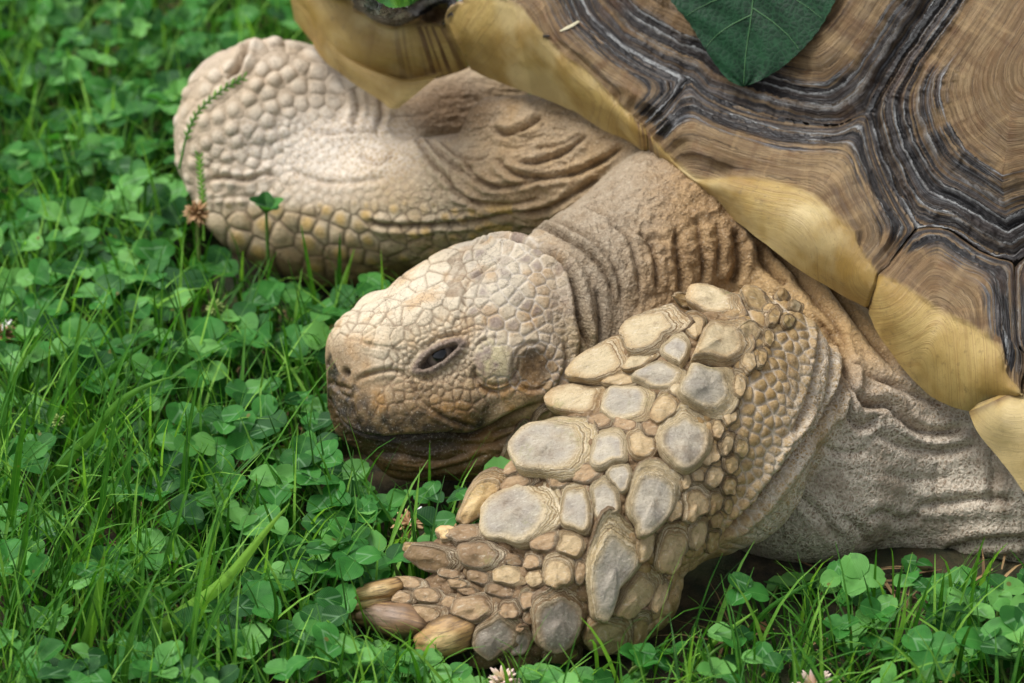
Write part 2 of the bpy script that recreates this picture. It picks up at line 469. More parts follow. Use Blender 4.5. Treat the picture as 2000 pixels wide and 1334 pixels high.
pn = t.noise(pos, 38, 4, .7); pn2 = t.noise(pos, 900, 4, .75)
crest = t.math('MULTIPLY', t.math('MULTIPLY', t.ramp(fr, .70, .95), t.ramp(pn, .34, .58)), t.ramp(pn2, .30, .55))
crest2 = t.math('MULTIPLY', t.math('MULTIPLY', t.ramp(fr2, .62, .9), t.ramp(pn, .46, .66)), t.ramp(pn2, .36, .6))
drk = t.mix(t.math('MULTIPLY', t.ramp(fr, .0, .5, .75, 0), 1.0), drk, lin(16, 13, 13))
drk = t.mix(t.math('MULTIPLY', crest, .9), drk, lin(178, 180, 178)); drk = t.mix(t.math('MULTIPLY', crest2, .6), drk, lin(140, 140, 140))
tan_ = t.mix(t.math('MULTIPLY', t.ramp(fr, .84, .97), t.ramp(pn, .40, .62, .1, .75)), tan_, lin(62, 47, 34))
tan_ = t.mix(t.math('MULTIPLY', t.ramp(fr2, .7, .95), t.ramp(pn, .35, .6, .6, .15)), tan_, lin(92, 70, 46))
rad = t.noise(t.n('ShaderNodeCombineXYZ', {0: t.math('MULTIPLY', arc, .05), 1: t.math('MULTIPLY', ring, .004), 2: 0.0}).outputs[0], 1.0, 3)
tan_ = t.mix(t.ramp(rad, .52, .68, 0, .45), tan_, lin(98, 68, 42)); tan_ = t.mix(t.ramp(rad, .46, .32, 0, .35), tan_, lin(184, 156, 112))
top = t.mix(fdk, tan_, drk)
yl = t.mix(t.ramp(t.noise(pos, 30, 4), .35, .65), lin(154, 124, 62), lin(186, 160, 98))
yl = t.mix(t.ramp(streak(.06, .02, 1.0, 4), .55, .75, 0, .5), yl, lin(146, 110, 56))
yl = t.mix(t.ramp(t.noise(pos, 110, 5, .7), .60, .75, 0, .5), yl, lin(92, 76, 50))
band_ = t.attr('band').outputs['Fac']
yl = t.mix(t.math('MULTIPLY', band_, t.ramp(t.noise(t.n('ShaderNodeCombineXYZ', {0: t.math('MULTIPLY', arc, .09), 1: 0.0, 2: t.math('MULTIPLY', ring, .004)}).outputs[0], 1, 3), .42, .58)), yl, lin(92, 62, 34))
gl = streak(.3, .0015, 1.0, 4); yl = t.mix(t.ramp(gl, .54, .66, 0, .5), yl, lin(136, 106, 62)); yl = t.mix(t.ramp(t.noise(pos, 260, 5, .7), .56, .70, 0, .55), yl, lin(120, 98, 62)); yl = t.mix(t.ramp(t.noise(pos, 18, 4, .6), .52, .66, 0, .55), yl, lin(198, 180, 132)); yl = t.mix(t.ramp(t.noise(pos, 1300, 4, .75), .58, .7, 0, .5), yl, lin(90, 74, 50))
col = t.mix(lip, top, yl)
bmp = t.math('MULTIPLY', t.math('ADD', t.math('MULTIPLY_ADD', t.math('ADD', fr, t.math('MULTIPLY', fr2, .35)), t.math('MULTIPLY_ADD', dark, 1.2, .4), s2), t.math('MULTIPLY', streak(.9, .01), .6)), t.math('SUBTRACT', 1.0, t.math('MULTIPLY', lip, .75)))
nb = t.bump(bmp, .8, .0016)
nb = t.bump(t.noise(pos, 900, 3), .12, .0004, nb)
SHELL = t.out(col, t.math('MULTIPLY_ADD', s2, .35, .3), nb, .45)

car = child('carapace', None, None, tort)
Wm[car.name] = Matrix.Identity(4)
car.matrix_parent_inverse = Wm[tort.name].inverted()

# marginal scutes: one lofted strip each, underside - rim lip - top
seams = []
for mi, M in enumerate(MARG):
    ns = 60 * (len(M['R']) - 1) // 4 + 1
    ns = int(max(60, np.linalg.norm(np.diff(np.array(M['R'], float), axis=0), axis=1).sum() / 3.2))
    # keep matched control points: resample by index parameter
    def rs(pts):
        p = np.asarray(pts, float); u = np.linspace(0, len(p) - 1, ns); i = np.clip(u.astype(int), 0, len(p) - 2); x = (u - i)[:, None]
        m = np.gradient(p, axis=0)
        return (2*x**3-3*x**2+1)*p[i] + (x**3-2*x**2+x)*m[i] + (-2*x**3+3*x**2)*p[i+1] + (x**3-x**2)*m[i+1]
    R, L, Sx = rs(M['R']), rs(M['L']), rs(M['S'])
    M['Rp'], M['Lp'], M['Sp'] = R, L, Sx
    nu_ = 34; nt_ = 64
    wu = np.linspace(0, 1, nu_)[:, None, None]; wt = np.linspace(0, 1, nt_)[1:, None, None]
    U = L[None] * (1 - wu) + R[None] * wu                       # (nu, ns, 2)
    Tt = R[None] * (1 - wt) + Sx[None] * wt
    uu = np.linspace(0, 1, nu_)[:, None]
    rd = rim_d(R[:, 0])[None] - 18 * (mi > 0)
    if mi == 4: rd = rd + 26 * np.exp(-(np.linspace(0, 1, ns)[None] / .12) ** 2)
    depthU = rd + (1 - uu) * 85 - 34 * np.sin(uu * math.pi) ** 1.0
    depthT = TOPD(Tt[..., 0], Tt[..., 1])
    fadeT = sstep(0, .35, np.linspace(0, 1, nt_)[1:, None])
    depthT = depthT * fadeT + (TOPD(R[:, 0], R[:, 1])[None] * (1 - wt[..., 0]) + TOPD(Sx[:, 0], Sx[:, 1])[None] * wt[..., 0]) * (1 - fadeT) * 1.0
    depthT += (rd - TOPD(R[:, 0], R[:, 1])[None]) * (1 - sstep(0, .5, np.linspace(0, 1, nt_)[1:, None]))
    px = np.concatenate([U[..., 0], Tt[..., 0]]); py = np.concatenate([U[..., 1], Tt[..., 1]]); dd = np.concatenate([depthU, depthT])
    q3 = Q(px, py, dd)
    a0 = max(nu_ - 8, 1)
    for _ in range(9):                                            # round the lip
        q3[a0:nu_ + 6] = .5 * q3[a0:nu_ + 6] + .25 * (q3[a0 - 1:nu_ + 5] + q3[a0 + 1:nu_ + 7])
    nw = q3.shape[0]
    F = grid_faces(nw, ns)
    flat = q3.reshape(-1, 3)
    wpar = np.repeat(np.arange(nw), ns); spar = np.tile(np.linspace(0, 1, ns), nw)
    arcl = np.tile(np.concatenate([[0], np.cumsum(np.linalg.norm(np.diff(R, axis=0), axis=1))]), nw)
    topm = wpar >= nu_
    left = np.stack([R[0] * (1 - k) + Sx[0] * k for k in np.linspace(0, 1, 12)]); right = np.stack([R[-1] * (1 - k) + Sx[-1] * k for k in np.linspace(0, 1, 12)])
    dwS = [14, 46, 48, 48, 50][mi]; dwl = [0, 40, 46, 0, 40][mi]; dwr = [16, 36, 0, 46, 40][mi]
    E = [(Sx, dwS, 1.0), (left, dwl, 1.15), (right, dwr, 1.15)]
    if mi == 2:
        j1_ = int(np.argmin(np.linalg.norm(Sx - np.array([1684, 222]), axis=1))); E = [(Sx[:j1_ + 1], dwS, 1.0), (Sx[j1_:], dwS, 1.0), (left, dwl, 1.3), (right, 0, 1.6)]
    qr, ar, dk = ring_fields(px.ravel(), py.ravel(), E)
    under = np.clip((nu_ + 2.5 - wpar) / 5.0, 0, 1)
    N = vert_normals(flat, F)
    if (N[:, 2].mean() > 0): N = -N; F = F[:, ::-1]
    edge = np.minimum(spar, 1 - spar) * ns
    rel = ring_relief(qr, flat, 2.4, 11 + mi) * topm * (1 + 2.2 * dk)
    rel += np.where(topm, 10 * sstep(0, 46, qr) - 10, 0) * sstep(nu_, nu_ + 14, wpar)
    # beads and ribs over the rim, coarse lumps underneath
    lipw = np.exp(-((wpar - nu_) / 7.0) ** 2)
    rib = vnoise(np.stack([arcl / 17, arcl * 0, arcl * 0 + mi], -1), 1, 5)
    ribamt = np.where(mi == 1, sstep(.55, .75, spar), np.where(mi == 2, 1 - sstep(.12, .3, spar), .25))
    rel += lipw * rib * 5.0 * ribamt + (1 - topm) * (6 * fbm(flat, 120, 2, 40 + mi) + 1.6 * fbm(flat, 30, 3, 44 + mi))
    rel += lipw * 3.6 * fbm(flat, 34, 3, 60 + mi)
    sgap = np.exp(-(edge / 2.0) ** 2) * 5; rel -= sgap
    flat = flat + N * rel[:, None]
    me = new_mesh('marginal_scute', q2w(flat), F)
    vflt(me, 'phase', PHASE); vflt(me, 'ring', qr + (1 - topm) * 0); vflt(me, 'dark', np.where(topm, dk * sstep(nu_ + 1, nu_ + 8, wpar), 0)); vflt(me, 'under', under)
    vflt(me, 'arc', np.where(topm, ar, arcl)); 
    bd = np.zeros(len(flat))
    if mi == 0: bd = np.exp(-((spar - .93) / .09) ** 2) + .5 * np.exp(-((spar - .72) / .16) ** 2)
    if mi == 1: bd = np.exp(-((spar - 1) / .05) ** 2) + lipw * .5 * sstep(.6, .8, spar)
    if mi == 2: bd = np.exp(-(spar / .09) ** 2) * 1.2
    if mi == 4: bd = 1 - sstep(.03, .09, spar)
    vflt(me, 'band', np.clip(bd, 0, 1))
    child('marginal_scute', me, SHELL, car)
    if mi == 0:                                                    # second, lower lip of the first marginal
        R2 = poly([(560,-40),(600,-2),(630,42),(640,70),(660,100),(700,128),(745,148),(785,162),(820,160),(846,156)], ns); L2 = poly([(575,40),(612,84),(635,112),(649,128),(673,150),(695,166),(720,182),(745,198),(762,212),(778,212)], ns)
        w2 = np.linspace(-.25, 1, 40)[:, None]
        pxx = R2[None, :, 0] * (1 - w2) + L2[None, :, 0] * w2; pyy = R2[None, :, 1] * (1 - w2) + L2[None, :, 1] * w2
        d2 = rim_d(R2[:, 0])[None] + 20 + 60 * w2 + 40 * np.clip(-w2 / .25, 0, 1) ** 2 * 1.6 - 20 * np.sin(np.clip(w2, 0, 1) * math.pi)
        q2_ = Q(pxx, pyy, d2); fl = q2_.reshape(-1, 3); F2 = grid_faces(40, ns); n2 = vert_normals(fl, F2)
        if n2[:, 2].mean() > 0: F2 = F2[:, ::-1]
        m2 = new_mesh('marginal_lip', q2w(fl), F2)
        vflt(m2, 'phase', np.full(len(fl), .3)); vflt(m2, 'ring', np.repeat(np.arange(40) * 3., ns)); vflt(m2, 'dark', np.zeros(len(fl))); vflt(m2, 'under', np.ones(len(fl))); vflt(m2, 'arc', np.tile(np.linspace(0, 400, ns), 40)); vflt(m2, 'band', np.zeros(len(fl)))
        child('marginal_lip', m2, SHELL, car)

# costal scutes ------------------------------------------------------
Sall = [m['Sp'] for m in MARG]
J1i = int(np.argmin(np.linalg.norm(Sall[2] - np.array([1684, 222]), axis=1)))
seamC = poly([(1684, 222), (1706, 182), (1735, 132), (1775, 70), (1830, -10), (1900, -120), (2000, -260), (2080, -420)], 80)
lowC1 = np.concatenate([Sall[1][int(len(Sall[1]) * .42):], Sall[2][1:J1i + 1]])
lowC2 = np.concatenate([Sall[2][J1i:], Sall[3][1:], Sall[4][1:]])
COST = [
    dict(edges=[(lowC1, 84, 1.0), (seamC, 46, 1.2)], pg=np.concatenate([lowC1, seamC, [(2000, -470), (1150, -470), (1060, -300)]])),
    dict(edges=[(lowC2[:int(len(Sall[2]) - J1i)], 120, .9), (lowC2[len(Sall[2]) - J1i - 1:], 105, 1.0), (seamC, 46, 1.3)], pg=np.concatenate([seamC[::-1], lowC2, [(2450, 500), (2450, -420)]])),
]
def shell_sheet(pg, step, edges, seed, back=0.0):
    x0, y0 = pg.min(0); x1, y1 = pg.max(0)
    gx = np.arange(x0 - step, x1 + 2 * step, step); gy = np.arange(y0 - step, y1 + 2 * step, step)
    X, Y = np.meshgrid(gx, gy, indexing='ij'); nx, ny = X.shape
    F = grid_faces(nx, ny); cx = X.ravel()[F].mean(1); cy = Y.ravel()[F].mean(1)
    F = F[inside(cx, cy, pg)]
    used = np.unique(F); rem = np.full(nx * ny, -1); rem[used] = np.arange(len(used)); F = rem[F]
    x, y = X.ravel()[used], Y.ravel()[used]
    loop = np.concatenate([pg, pg[:1]])
    D, _, NP = seg_dist(x, y, loop); ins = inside(x, y, pg)
    mv = (~ins) | (D < step * .45)
    x = np.where(mv, NP[:, 0], x); y = np.where(mv, NP[:, 1], y)
    return x, y, F
for ci, cs in enumerate(COST):
    x, y, F = shell_sheet(cs['pg'], 3.4, cs['edges'], ci)
    qr, ar, dk = ring_fields(x, y, cs['edges'])
    d = TOPD(x, y)
    flat = Q(x, y, d)
    N = vert_normals(flat, F)
    if N[:, 2].mean() > 0: N = -N; F = F[:, ::-1]
    rel = ring_relief(qr, flat, 3.0, 31 + ci) * (1 + 2.6 * dk)
    rel += 58 * (1 - np.exp(-qr / 150)) - 12 + 6 * fbm(flat, 150, 2, 70 + ci)
    rel += dk * 4.5 * vnoise(np.stack([ar / 26, qr / 60, ar * 0], -1), 1, 81 + ci)
    flat = flat + N * rel[:, None]
    me = new_mesh('costal_scute', q2w(flat), F)
    vflt(me, 'phase', PHASE); vflt(me, 'ring', qr); vflt(me, 'dark', dk); vflt(me, 'under', np.zeros(len(x))); vflt(me, 'arc', ar); vflt(me, 'band', np.zeros(len(x)))
    child('costal_scute', me, SHELL, car)
# bone under the scutes closes the seams
pgb = np.concatenate([m['Rp'][3:-3] * .75 + m['Sp'][3:-3] * .25 for m in MARG[1:]] + [np.array([(2420., 560.), (2420, -400), (1180, -440), (1010, -100)])])
x, y, F = shell_sheet(pgb, 14.0, None, 0)
flat = Q(x, y, TOPD(x, y)); N = vert_normals(flat, F)
if N[:, 2].mean() > 0: N = -N; F = F[:, ::-1]
child('bone_plate', new_mesh('bone_plate', q2w(flat - N * 26), F), NT('shell_bone').out(lin(40, 32, 24), .9), car)
print('shell', time.time() - T0)
# ------------------------------------------------------------------ body mesh
V, Fq = surface_net(np.array([-840, -680, -260.]), np.array([1260, 760, 1420.]), 5.0)
def lap(V, F, n, w=.5):
    for _ in range(n):
        s = np.zeros_like(V); c = np.zeros(len(V))
        for i in range(4):
            for j in (1, 3):
                k = F[:, (i + j) % 4]
                for a in range(3): s[:, a] += np.bincount(F[:, i], V[k, a], len(V))
                c += np.bincount(F[:, i], minlength=len(V))
        V = V * (1 - w) + w * s / np.maximum(c, 1)[:, None]
    return V
V = lap(V.astype(np.float64), Fq, 2)
BVH = BVHTree.FromPolygons(V.tolist(), Fq.tolist())
EYE_Q = np.array([0, 0, -DP])
def hit(px, py, bvh=None):
    o = Vector((0, 0, -DP)); d = Vector(Q(px, py, 0).tolist()) - o
    h = (bvh or BVH).ray_cast(o, d.normalized())
    return (None, None) if h[0] is None else (np.array(h[0]), np.array(h[1]))
def hits(pts, keep=False):
    out = []
    for x, y in pts:
        h, n = hit(x, y)
        if h is not None: out.append(h)
        elif keep: out.append([np.nan] * 3)
    return np.array(out).reshape(-1, 3)
# finer mesh where the surface is turned towards the photograph's side
N = vert_normals(V, Fq)
vd = V - EYE_Q; vd /= np.linalg.norm(vd, axis=1, keepdims=True)
face_px, face_py = q2px(V)
front = ((N * vd).sum(1) < .35) & (face_px > -20) & (face_px < 2060) & (face_py > 20) & (face_py < 1350)
fm = front[Fq].all(1)
def subdivide(V, F, attrs):
    e = np.concatenate([F[:, [i, (i + 1) % 4]] for i in range(4)]); es = np.sort(e, 1)
    key = es[:, 0].astype(np.int64) * len(V) + es[:, 1]
    uk, inv = np.unique(key, return_inverse=True); ev = np.stack([uk // len(V), uk % len(V)], 1)
    n = len(F); E = inv.reshape(4, n).T + len(V); Cc = np.arange(n) + len(V) + len(uk)
    NV = lambda a: np.concatenate([a, a[ev].mean(1), a[F].mean(1)])
    nf = np.concatenate([np.stack([F[:, i], E[:, i], Cc, E[:, (i + 3) % 4]], 1) for i in range(4)])
    return NV(V), nf, [NV(a) for a in attrs]
_, DSb = zip(*[body_sdf(c.astype(np.float32), True) for c in np.array_split(V, 8)])
DSb = np.concatenate([np.stack(d, 1) for d in DSb])
Ff, Fb = Fq[fm], Fq[~fm]
used = np.unique(Ff); rem = np.full(len(V), -1); rem[used] = np.arange(len(used))
Vf, Ff, (DS,) = subdivide(V[used], rem[Ff], [DSb[used]])
nf0 = len(Vf)
ub = np.unique(Fb); remb = np.full(len(V), -1); remb[ub] = np.arange(len(ub)) + nf0
P = np.concatenate([Vf, V[ub]]); FF = np.concatenate([Ff, remb[Fb]]); DS = np.concatenate([DS, DSb[ub]])
NB = vert_normals(P, FF)
# weld normals of the two sheets along their common border
tree_n = {}
base_n = N
NB[nf0:] = base_n[ub]
NB[:len(used)] = base_n[used]
PX, PY = q2px(P)
dsm = DS.min(1)
wt = [sstep(26, -4, DS[:, i] - dsm) for i in range(5)]
sm_ = np.sum(wt, 0) + 1e-6
wH, wN, wF, wS, wL = [w / sm_ for w in wt]
print('body net', len(P), len(FF), time.time() - T0)

disp = np.zeros(len(P))
def sel(x0, y0, x1, y1, w=None):
    m = (PX > x0) & (PX < x1) & (PY > y0) & (PY < y1)
    if w is not None: m &= w > .05
    return np.flatnonzero(m)
def line_dist(pts, margin, step=4.0, raw=None):
    """3D distance of nearby vertices to a line drawn over the surface"""
    p = np.asarray(pts, float); L = np.linalg.norm(np.diff(p, axis=0), axis=1).sum()
    pp = poly(p, max(4, int(L / step)))
    h = hits(pp)
    if len(h) < 2: return np.array([], int), np.array([]), np.array([])
    lo, hi = h.min(0) - margin, h.max(0) + margin
    ix = np.flatnonzero(((P > lo) & (P < hi)).all(1))
    D = np.empty(len(ix)); A = np.empty(len(ix))
    for i in range(0, len(ix), 8000):
        dd = np.sqrt(((P[ix[i:i + 8000], None] - h[None]) ** 2).sum(-1)); j = dd.argmin(1)
        D[i:i + 8000] = dd[np.arange(len(j)), j]; A[i:i + 8000] = j / (len(h) - 1)
    k = D < margin
    return ix[k], D[k], A[k]
crease = np.zeros(len(P))
def fold(pts, depth, width, roll=.45, w=None):
    ix, D, A = line_dist(pts, width * 6)
    if not len(ix): return
    D = D + 2.0 * vnoise(P[ix], 14, 9)
    tap = sstep(0, .12, A) * sstep(1, .88, A)
    if w is not None: tap = tap * w[ix]
    g = np.exp(-(np.abs(D) / width) ** 1.5)
    depth = depth * 1.12
    disp[ix] += tap * (-depth * g + roll * depth * np.exp(-((D - 2.6 * width) / (1.6 * width)) ** 2))
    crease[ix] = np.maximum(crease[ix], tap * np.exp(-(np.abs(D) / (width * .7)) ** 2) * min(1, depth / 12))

pz = P.astype(np.float32)
px_w = PX + 22 * fbm(pz, 90, 2, 3); py_w = PY + 22 * fbm(pz, 90, 2, 4)

# ---- large wrinkles ------------------------------------------------
neckfolds = [
 ([(925,482),(952,470),(989,469),(1021,477),(1066,496),(1102,516),(1122,556),(1130,602),(1136,640),(1148,672),(1152,700)], 17, 7, .7),
 ([(1005,452),(1035,446),(1062,448),(1114,470),(1151,496),(1175,520),(1191,552),(1199,590)], 13, 6, .5),
 ([(1075,424),(1120,448),(1170,480),(1205,535),(1215,600)], 9, 6, .5),
 ([(1245,452),(1270,475),(1282,520),(1284,570)], 10, 6, .5), ([(1318,440),(1324,490),(1330,540),(1330,580)], 11, 7, .5),
 ([(1360,420),(1368,470),(1372,540),(1364,570)], 10, 7, .5), ([(1435,445),(1442,490),(1440,530),(1428,560)], 15, 8, .5),
 ([(1400,430),(1405,480),(1398,540)], 8, 6, .4), ([(1180,430),(1225,460),(1245,520),(1250,590)], 7, 5, .4),
 ([(1480,470),(1490,510),(1512,535),(1540,560)], 16, 8, .5), ([(1140,400),(1180,418),(1215,440)], 7, 5, .4),
 ([(1440,420),(1500,480),(1560,545),(1620,620),(1660,690)], 13, 9, .5), ([(1470,410),(1550,490),(1630,570),(1700,660),(1760,730)], 12, 9, .5),
 ([(1165,560),(1172,620),(1165,680),(1150,720)], 9, 6, .4), ([(1100,660),(1108,700),(1096,745),(1066,790)], 6, 5, .3), ([(1128,650),(1134,700),(1118,750),(1080,800),(1050,830)], 7, 5, .4),
]
for a in neckfolds: fold(*a)
farfolds = [
 ([(1000,312),(1040,318),(1090,304),(1150,262)], 13, 7, .5), ([(960,300),(1000,338),(1060,348),(1120,340),(1180,312),(1225,280)], 15, 7, .6),
 ([(905,305),(930,345),(965,365),(1010,362),(1060,350)], 11, 6, .5), ([(1000,417),(1065,410),(1110,386),(1175,345)], 14, 7, .5),
 ([(802,259),(826,288),(842,315),(870,345),(895,376),(920,392),(948,404)], 12, 6, .5), ([(826,267),(850,290),(880,318),(905,335),(931,352),(980,372)], 10, 6, .5),
 ([(705,432),(770,442),(826,441),(890,436),(948,428),(1000,417)], 12, 7, .5), ([(960,250),(985,262),(1020,252),(1060,225)], 16, 8, .6),
 ([(860,275),(890,300),(930,312),(960,300)], 8, 5, .4), ([(1040,290),(1100,282),(1140,258)], 7, 5, .4), ([(870,370),(930,395),(1000,400),(1060,385)], 8, 6, .4),
 ([(405,352),(440,346),(480,352),(520,340),(545,346)], 9, 6, .5), ([(700,300),(740,318),(770,300)], 10, 10, .4), ([(488,66),(480,100),(462,138),(440,160)], 15, 8, .6), ([(600,250),(640,262),(700,255),(750,262)], 8, 8, .4), ([(690,170),(700,210),(690,250)], 9, 8, .5), ([(742,190),(745,225),(735,260)], 9, 8, .5), ([(560,330),(620,352),(690,356),(760,345)], 6, 7, .4), ([(380,300),(420,318),(470,312)], 4, 6, .4), ([(395,390),(470,384),(560,392)], 4, 5, .4),
]
for a in farfolds: fold(a[0], a[1] * .85, a[2] * .78, a[3])
sidefolds = [
 ([(1579,606),(1606,636),(1631,670),(1648,699),(1656,740),(1666,775),(1695,792),(1729,792),(1760,818),(1788,839),(1825,846),(1857,844),(1898,827)], 16, 8, .7),
 ([(1654,705),(1677,722),(1741,751),(1805,780),(1851,792)], 12, 7, .5), ([(1648,740),(1652,780),(1657,815),(1677,833),(1718,810)], 12, 7, .6),
 ([(1640,690),(1644,734),(1634,770),(1613,804),(1573,862),(1520,931),(1474,989),(1433,1024),(1400,1060)], 22, 10, .5),
 ([(1596,624),(1600,690),(1590,734),(1570,800),(1540,860)], 10, 7, .5), ([(1618,650),(1622,720),(1606,780),(1570,840),(1520,905)], 9, 6, .4),
 ([(1690,1012),(1730,1002),(1760,1016),(1800,1004)], 8, 8, .5), ([(1780,990),(1850,982),(1920,975),(1990,978)], 9, 8, .5), ([(1840,1075),(1900,1062),(1960,1056),(2010,1055)], 12, 8, .5),
 ([(1600,870),(1650,885),(1700,880)], 5, 7, .4), ([(1640,1010),(1680,1036),(1700,1070)], 7, 8, .4), ([(1550,960),(1600,1005),(1640,1060)], 6, 8, .4),
 ([(1830,900),(1826,950),(1832,1010)], 5, 7, .4), ([(1935,870),(1940,930),(1932,1000)], 6, 7, .4), ([(1700,840),(1760,870),(1840,880),(1920,866)], 9, 8, .5), ([(1720,920),(1780,936),(1860,930)], 5, 8, .4),
]
for a in sidefolds: fold(*a)
# ---- broad leathery relief ----------------------------------------
def ridged(x, y, z, sc, seed):
    return 1 - np.abs(fbm(np.stack([x, y, z], -1), sc, 3, seed)) * 2
dz = P[:, 2]
neckfine = ridged(px_w / 10, py_w / 42, dz / 40, 1.0, 21)
crum = ridged(px_w / 30, py_w / 36, dz / 40, 1.0, 22)
nk = wN * sstep(1180, 1260, PX)
disp += wN * (1 - nk * .6) * (3.6 * (neckfine - .6)) + nk * 8.5 * (crum - .6)
sidew = ridged(px_w / 90, py_w / 30, dz / 60, 1.0, 23)
side2 = ridged(px_w / 22, py_w / 60, dz / 60, 1.0, 26)
disp += wS * (2.0 * (sidew - .6) + 2.2 * (side2 - .6)) + wS * 6 * fbm(pz, 110, 3, 24)
disp += wF * 5 * fbm(pz, 80, 3, 25)
frontw = wF * sstep(760, 900, PX); disp += frontw * 5.0 * (ridged(px_w / 42, py_w / 13, dz / 50, 1, 27) - .6)
disp += (wL + wH) * 2.5 * fbm(pz, 60, 3, 28)

# ---- scale cells ----------------------------------------------------
from mathutils.kdtree import KDTree
def cells(seeds_q, ix):
    """nearest and second nearest seed distance and nearest id"""
    kd = KDTree(len(seeds_q))
    for i, s in enumerate(seeds_q): kd.insert(s, i)
    kd.balance()
    a = np.empty(len(ix)); b = np.empty(len(ix)); k = np.empty(len(ix), int); fnd = kd.find_n
    for n, p in enumerate(P[ix].tolist()):
        r = fnd(p, 2); a[n] = r[0][2]; b[n] = r[1][2]; k[n] = r[0][1]
    return a, b, k
def poisson(pg, rad, tries, given=(), jit=None):
    """variable radius darts inside a pixel polygon"""
    pg = np.asarray(pg, float); lo, hi = pg.min(0), pg.max(0); pts = [g for g in given]; rr = [rad(*g) for g in given]
    cand = rng.uniform(lo, hi, (tries, 2)); cand = cand[inside(cand[:, 0], cand[:, 1], pg)]
    A = np.zeros((len(cand) + len(pts), 3)); n = len(pts)
    for i, g in enumerate(pts): A[i] = (*g, rr[i])
    for c in cand:
        r = rad(*c)
        if n and (((A[:n, :2] - c) ** 2).sum(1) < (np.minimum(A[:n, 2], r)) ** 2).any(): continue
        A[n] = (*c, r); n += 1
    return A[:n]
ALB = np.zeros((len(P), 3)); 
cellr = np.zeros(len(P))      # 0 centre .. 1 seam of a scale, where scales are
seamv = np.zeros(len(P)); cellid = np.full(len(P), -1)

# head scales
def zc(lst, ox, oy, f): return [(x / f + ox, y / f + oy) for x, y in lst]
hs1 = zc([(70,400),(205,375),(320,345),(410,405),(250,480),(100,540),(455,490),(300,600),(530,310),(640,420),(680,300),(780,330),(100,740),(40,640),(180,700),
          (690,790),(620,700),(500,740),(380,810),(570,870),(360,905),(460,990),(530,1150),(340,1140),(680,1030),(780,660),(910,770),(1040,650),(900,960),(1110,900),(500,660),(650,600),(760,530),(1180,580),(900,1210),(1060,1130),(200,930),(80,1060),
          (1130,1240),(880,520),(1000,480),(1150,450),(900,420),(1260,560),(1300,700),(1330,900),(1280,1000),(160,1190),(60,950),(260,1010)], 880, 440, 6.0625)
hs2 = zc([(1640,560),(1540,690),(1760,700),(1830,590),(1810,450),(1240,540),(1250,640),(1600,340),(1470,970),(1300,960),(1150,880),(870,890),(1900,1060),(1640,1200),(1100,760),(1300,780),(1600,800),(1850,820),(980,1200),(800,1250),(900,1050),(1430,430),(1700,380)], 620, 440, 6.667)
hs3 = zc([(870,200),(860,330),(830,480),(800,600),(510,440),(490,240),(300,280),(680,200),(900,60),(460,350),(950,600),(1080,500),(1080,650)], 620, 620, 6.667)
hs4 = zc([(530,400),(420,300),(640,300),(640,500),(420,500),(980,480),(900,560),(1060,400),(980,330),(1000,620),(1120,110),(230,660),(480,830),(150,920),(670,760),(600,980),(800,840),(60,560),(140,540),(330,640),(80,780),(250,1040)], 880, 640, 6.0625)
given = hs1 + hs2 + hs3 + hs4
lids = np.array([(x / 6.667 + 620, y / 6.667 + 620) for x, y in [(1310,665),(1340,600),(1400,520),(1500,445),(1600,390),(1700,352),(1790,335),(1850,352),(1820,410),(1750,480),(1650,575),(1500,655),(1400,690)]])
lids = (lids - lids.mean(0)) * np.array([1.10, 1.08]) + lids.mean(0)
mouth = [(642,770),(652,800),(668,828),(694,846),(740,857),(800,854),(870,850),(925,850),(950,840),(985,818),(1030,798),(1060,782)]
def hrad(x, y):
    e = seg_dist(np.array([x]), np.array([y]), np.concatenate([lids, lids[:1]]))[0][0]
    if e < 45: return 9.0
    if y > 760: return 17
    if x > 1085: return 13
    if x < 700 and y < 650: return 12
    return 27.0 if x < 900 else 20.0
hpoly = [(630,690),(690,570),(760,540),(930,460),(1060,470),(1130,540),(1150,680),(1090,800),(960,850),(800,830),(690,780),(640,760)]
hA = poisson(hpoly, hrad, 9000, given)
hq = hits(hA[:, :2])
ixh = np.flatnonzero((wH > .05) & (PX > 600) & (PX < 1180) & (PY > 430) & (PY < 880))
a, b, k = cells(hq.tolist(), ixh)
big = {}
# merge the seeds that make up one large plate
def merged(kk, centre, radq, gid):
    c, _ = hit(*centre); m = np.linalg.norm(hq - c, axis=1) < radq
    return np.where(m[k], gid, kk), m
kk = k.copy(); merg = np.zeros(len(hq), bool)
for gid, (cx_, cy_, rr_) in enumerate([(967, 706, 42), (1042, 718, 40), (842, 586, 30), (745, 655, 24)]):
    kk, m = merged(kk, (cx_, cy_), rr_, 5000 + gid); merg |= m
e = (b - a)
mm = merg[k]
e = np.where(mm, 30, e)
mouth_d = np.full(len(P), 999.); ml_ix, ml_D, ml_A = line_dist(mouth, 160); mouth_d[ml_ix] = ml_D
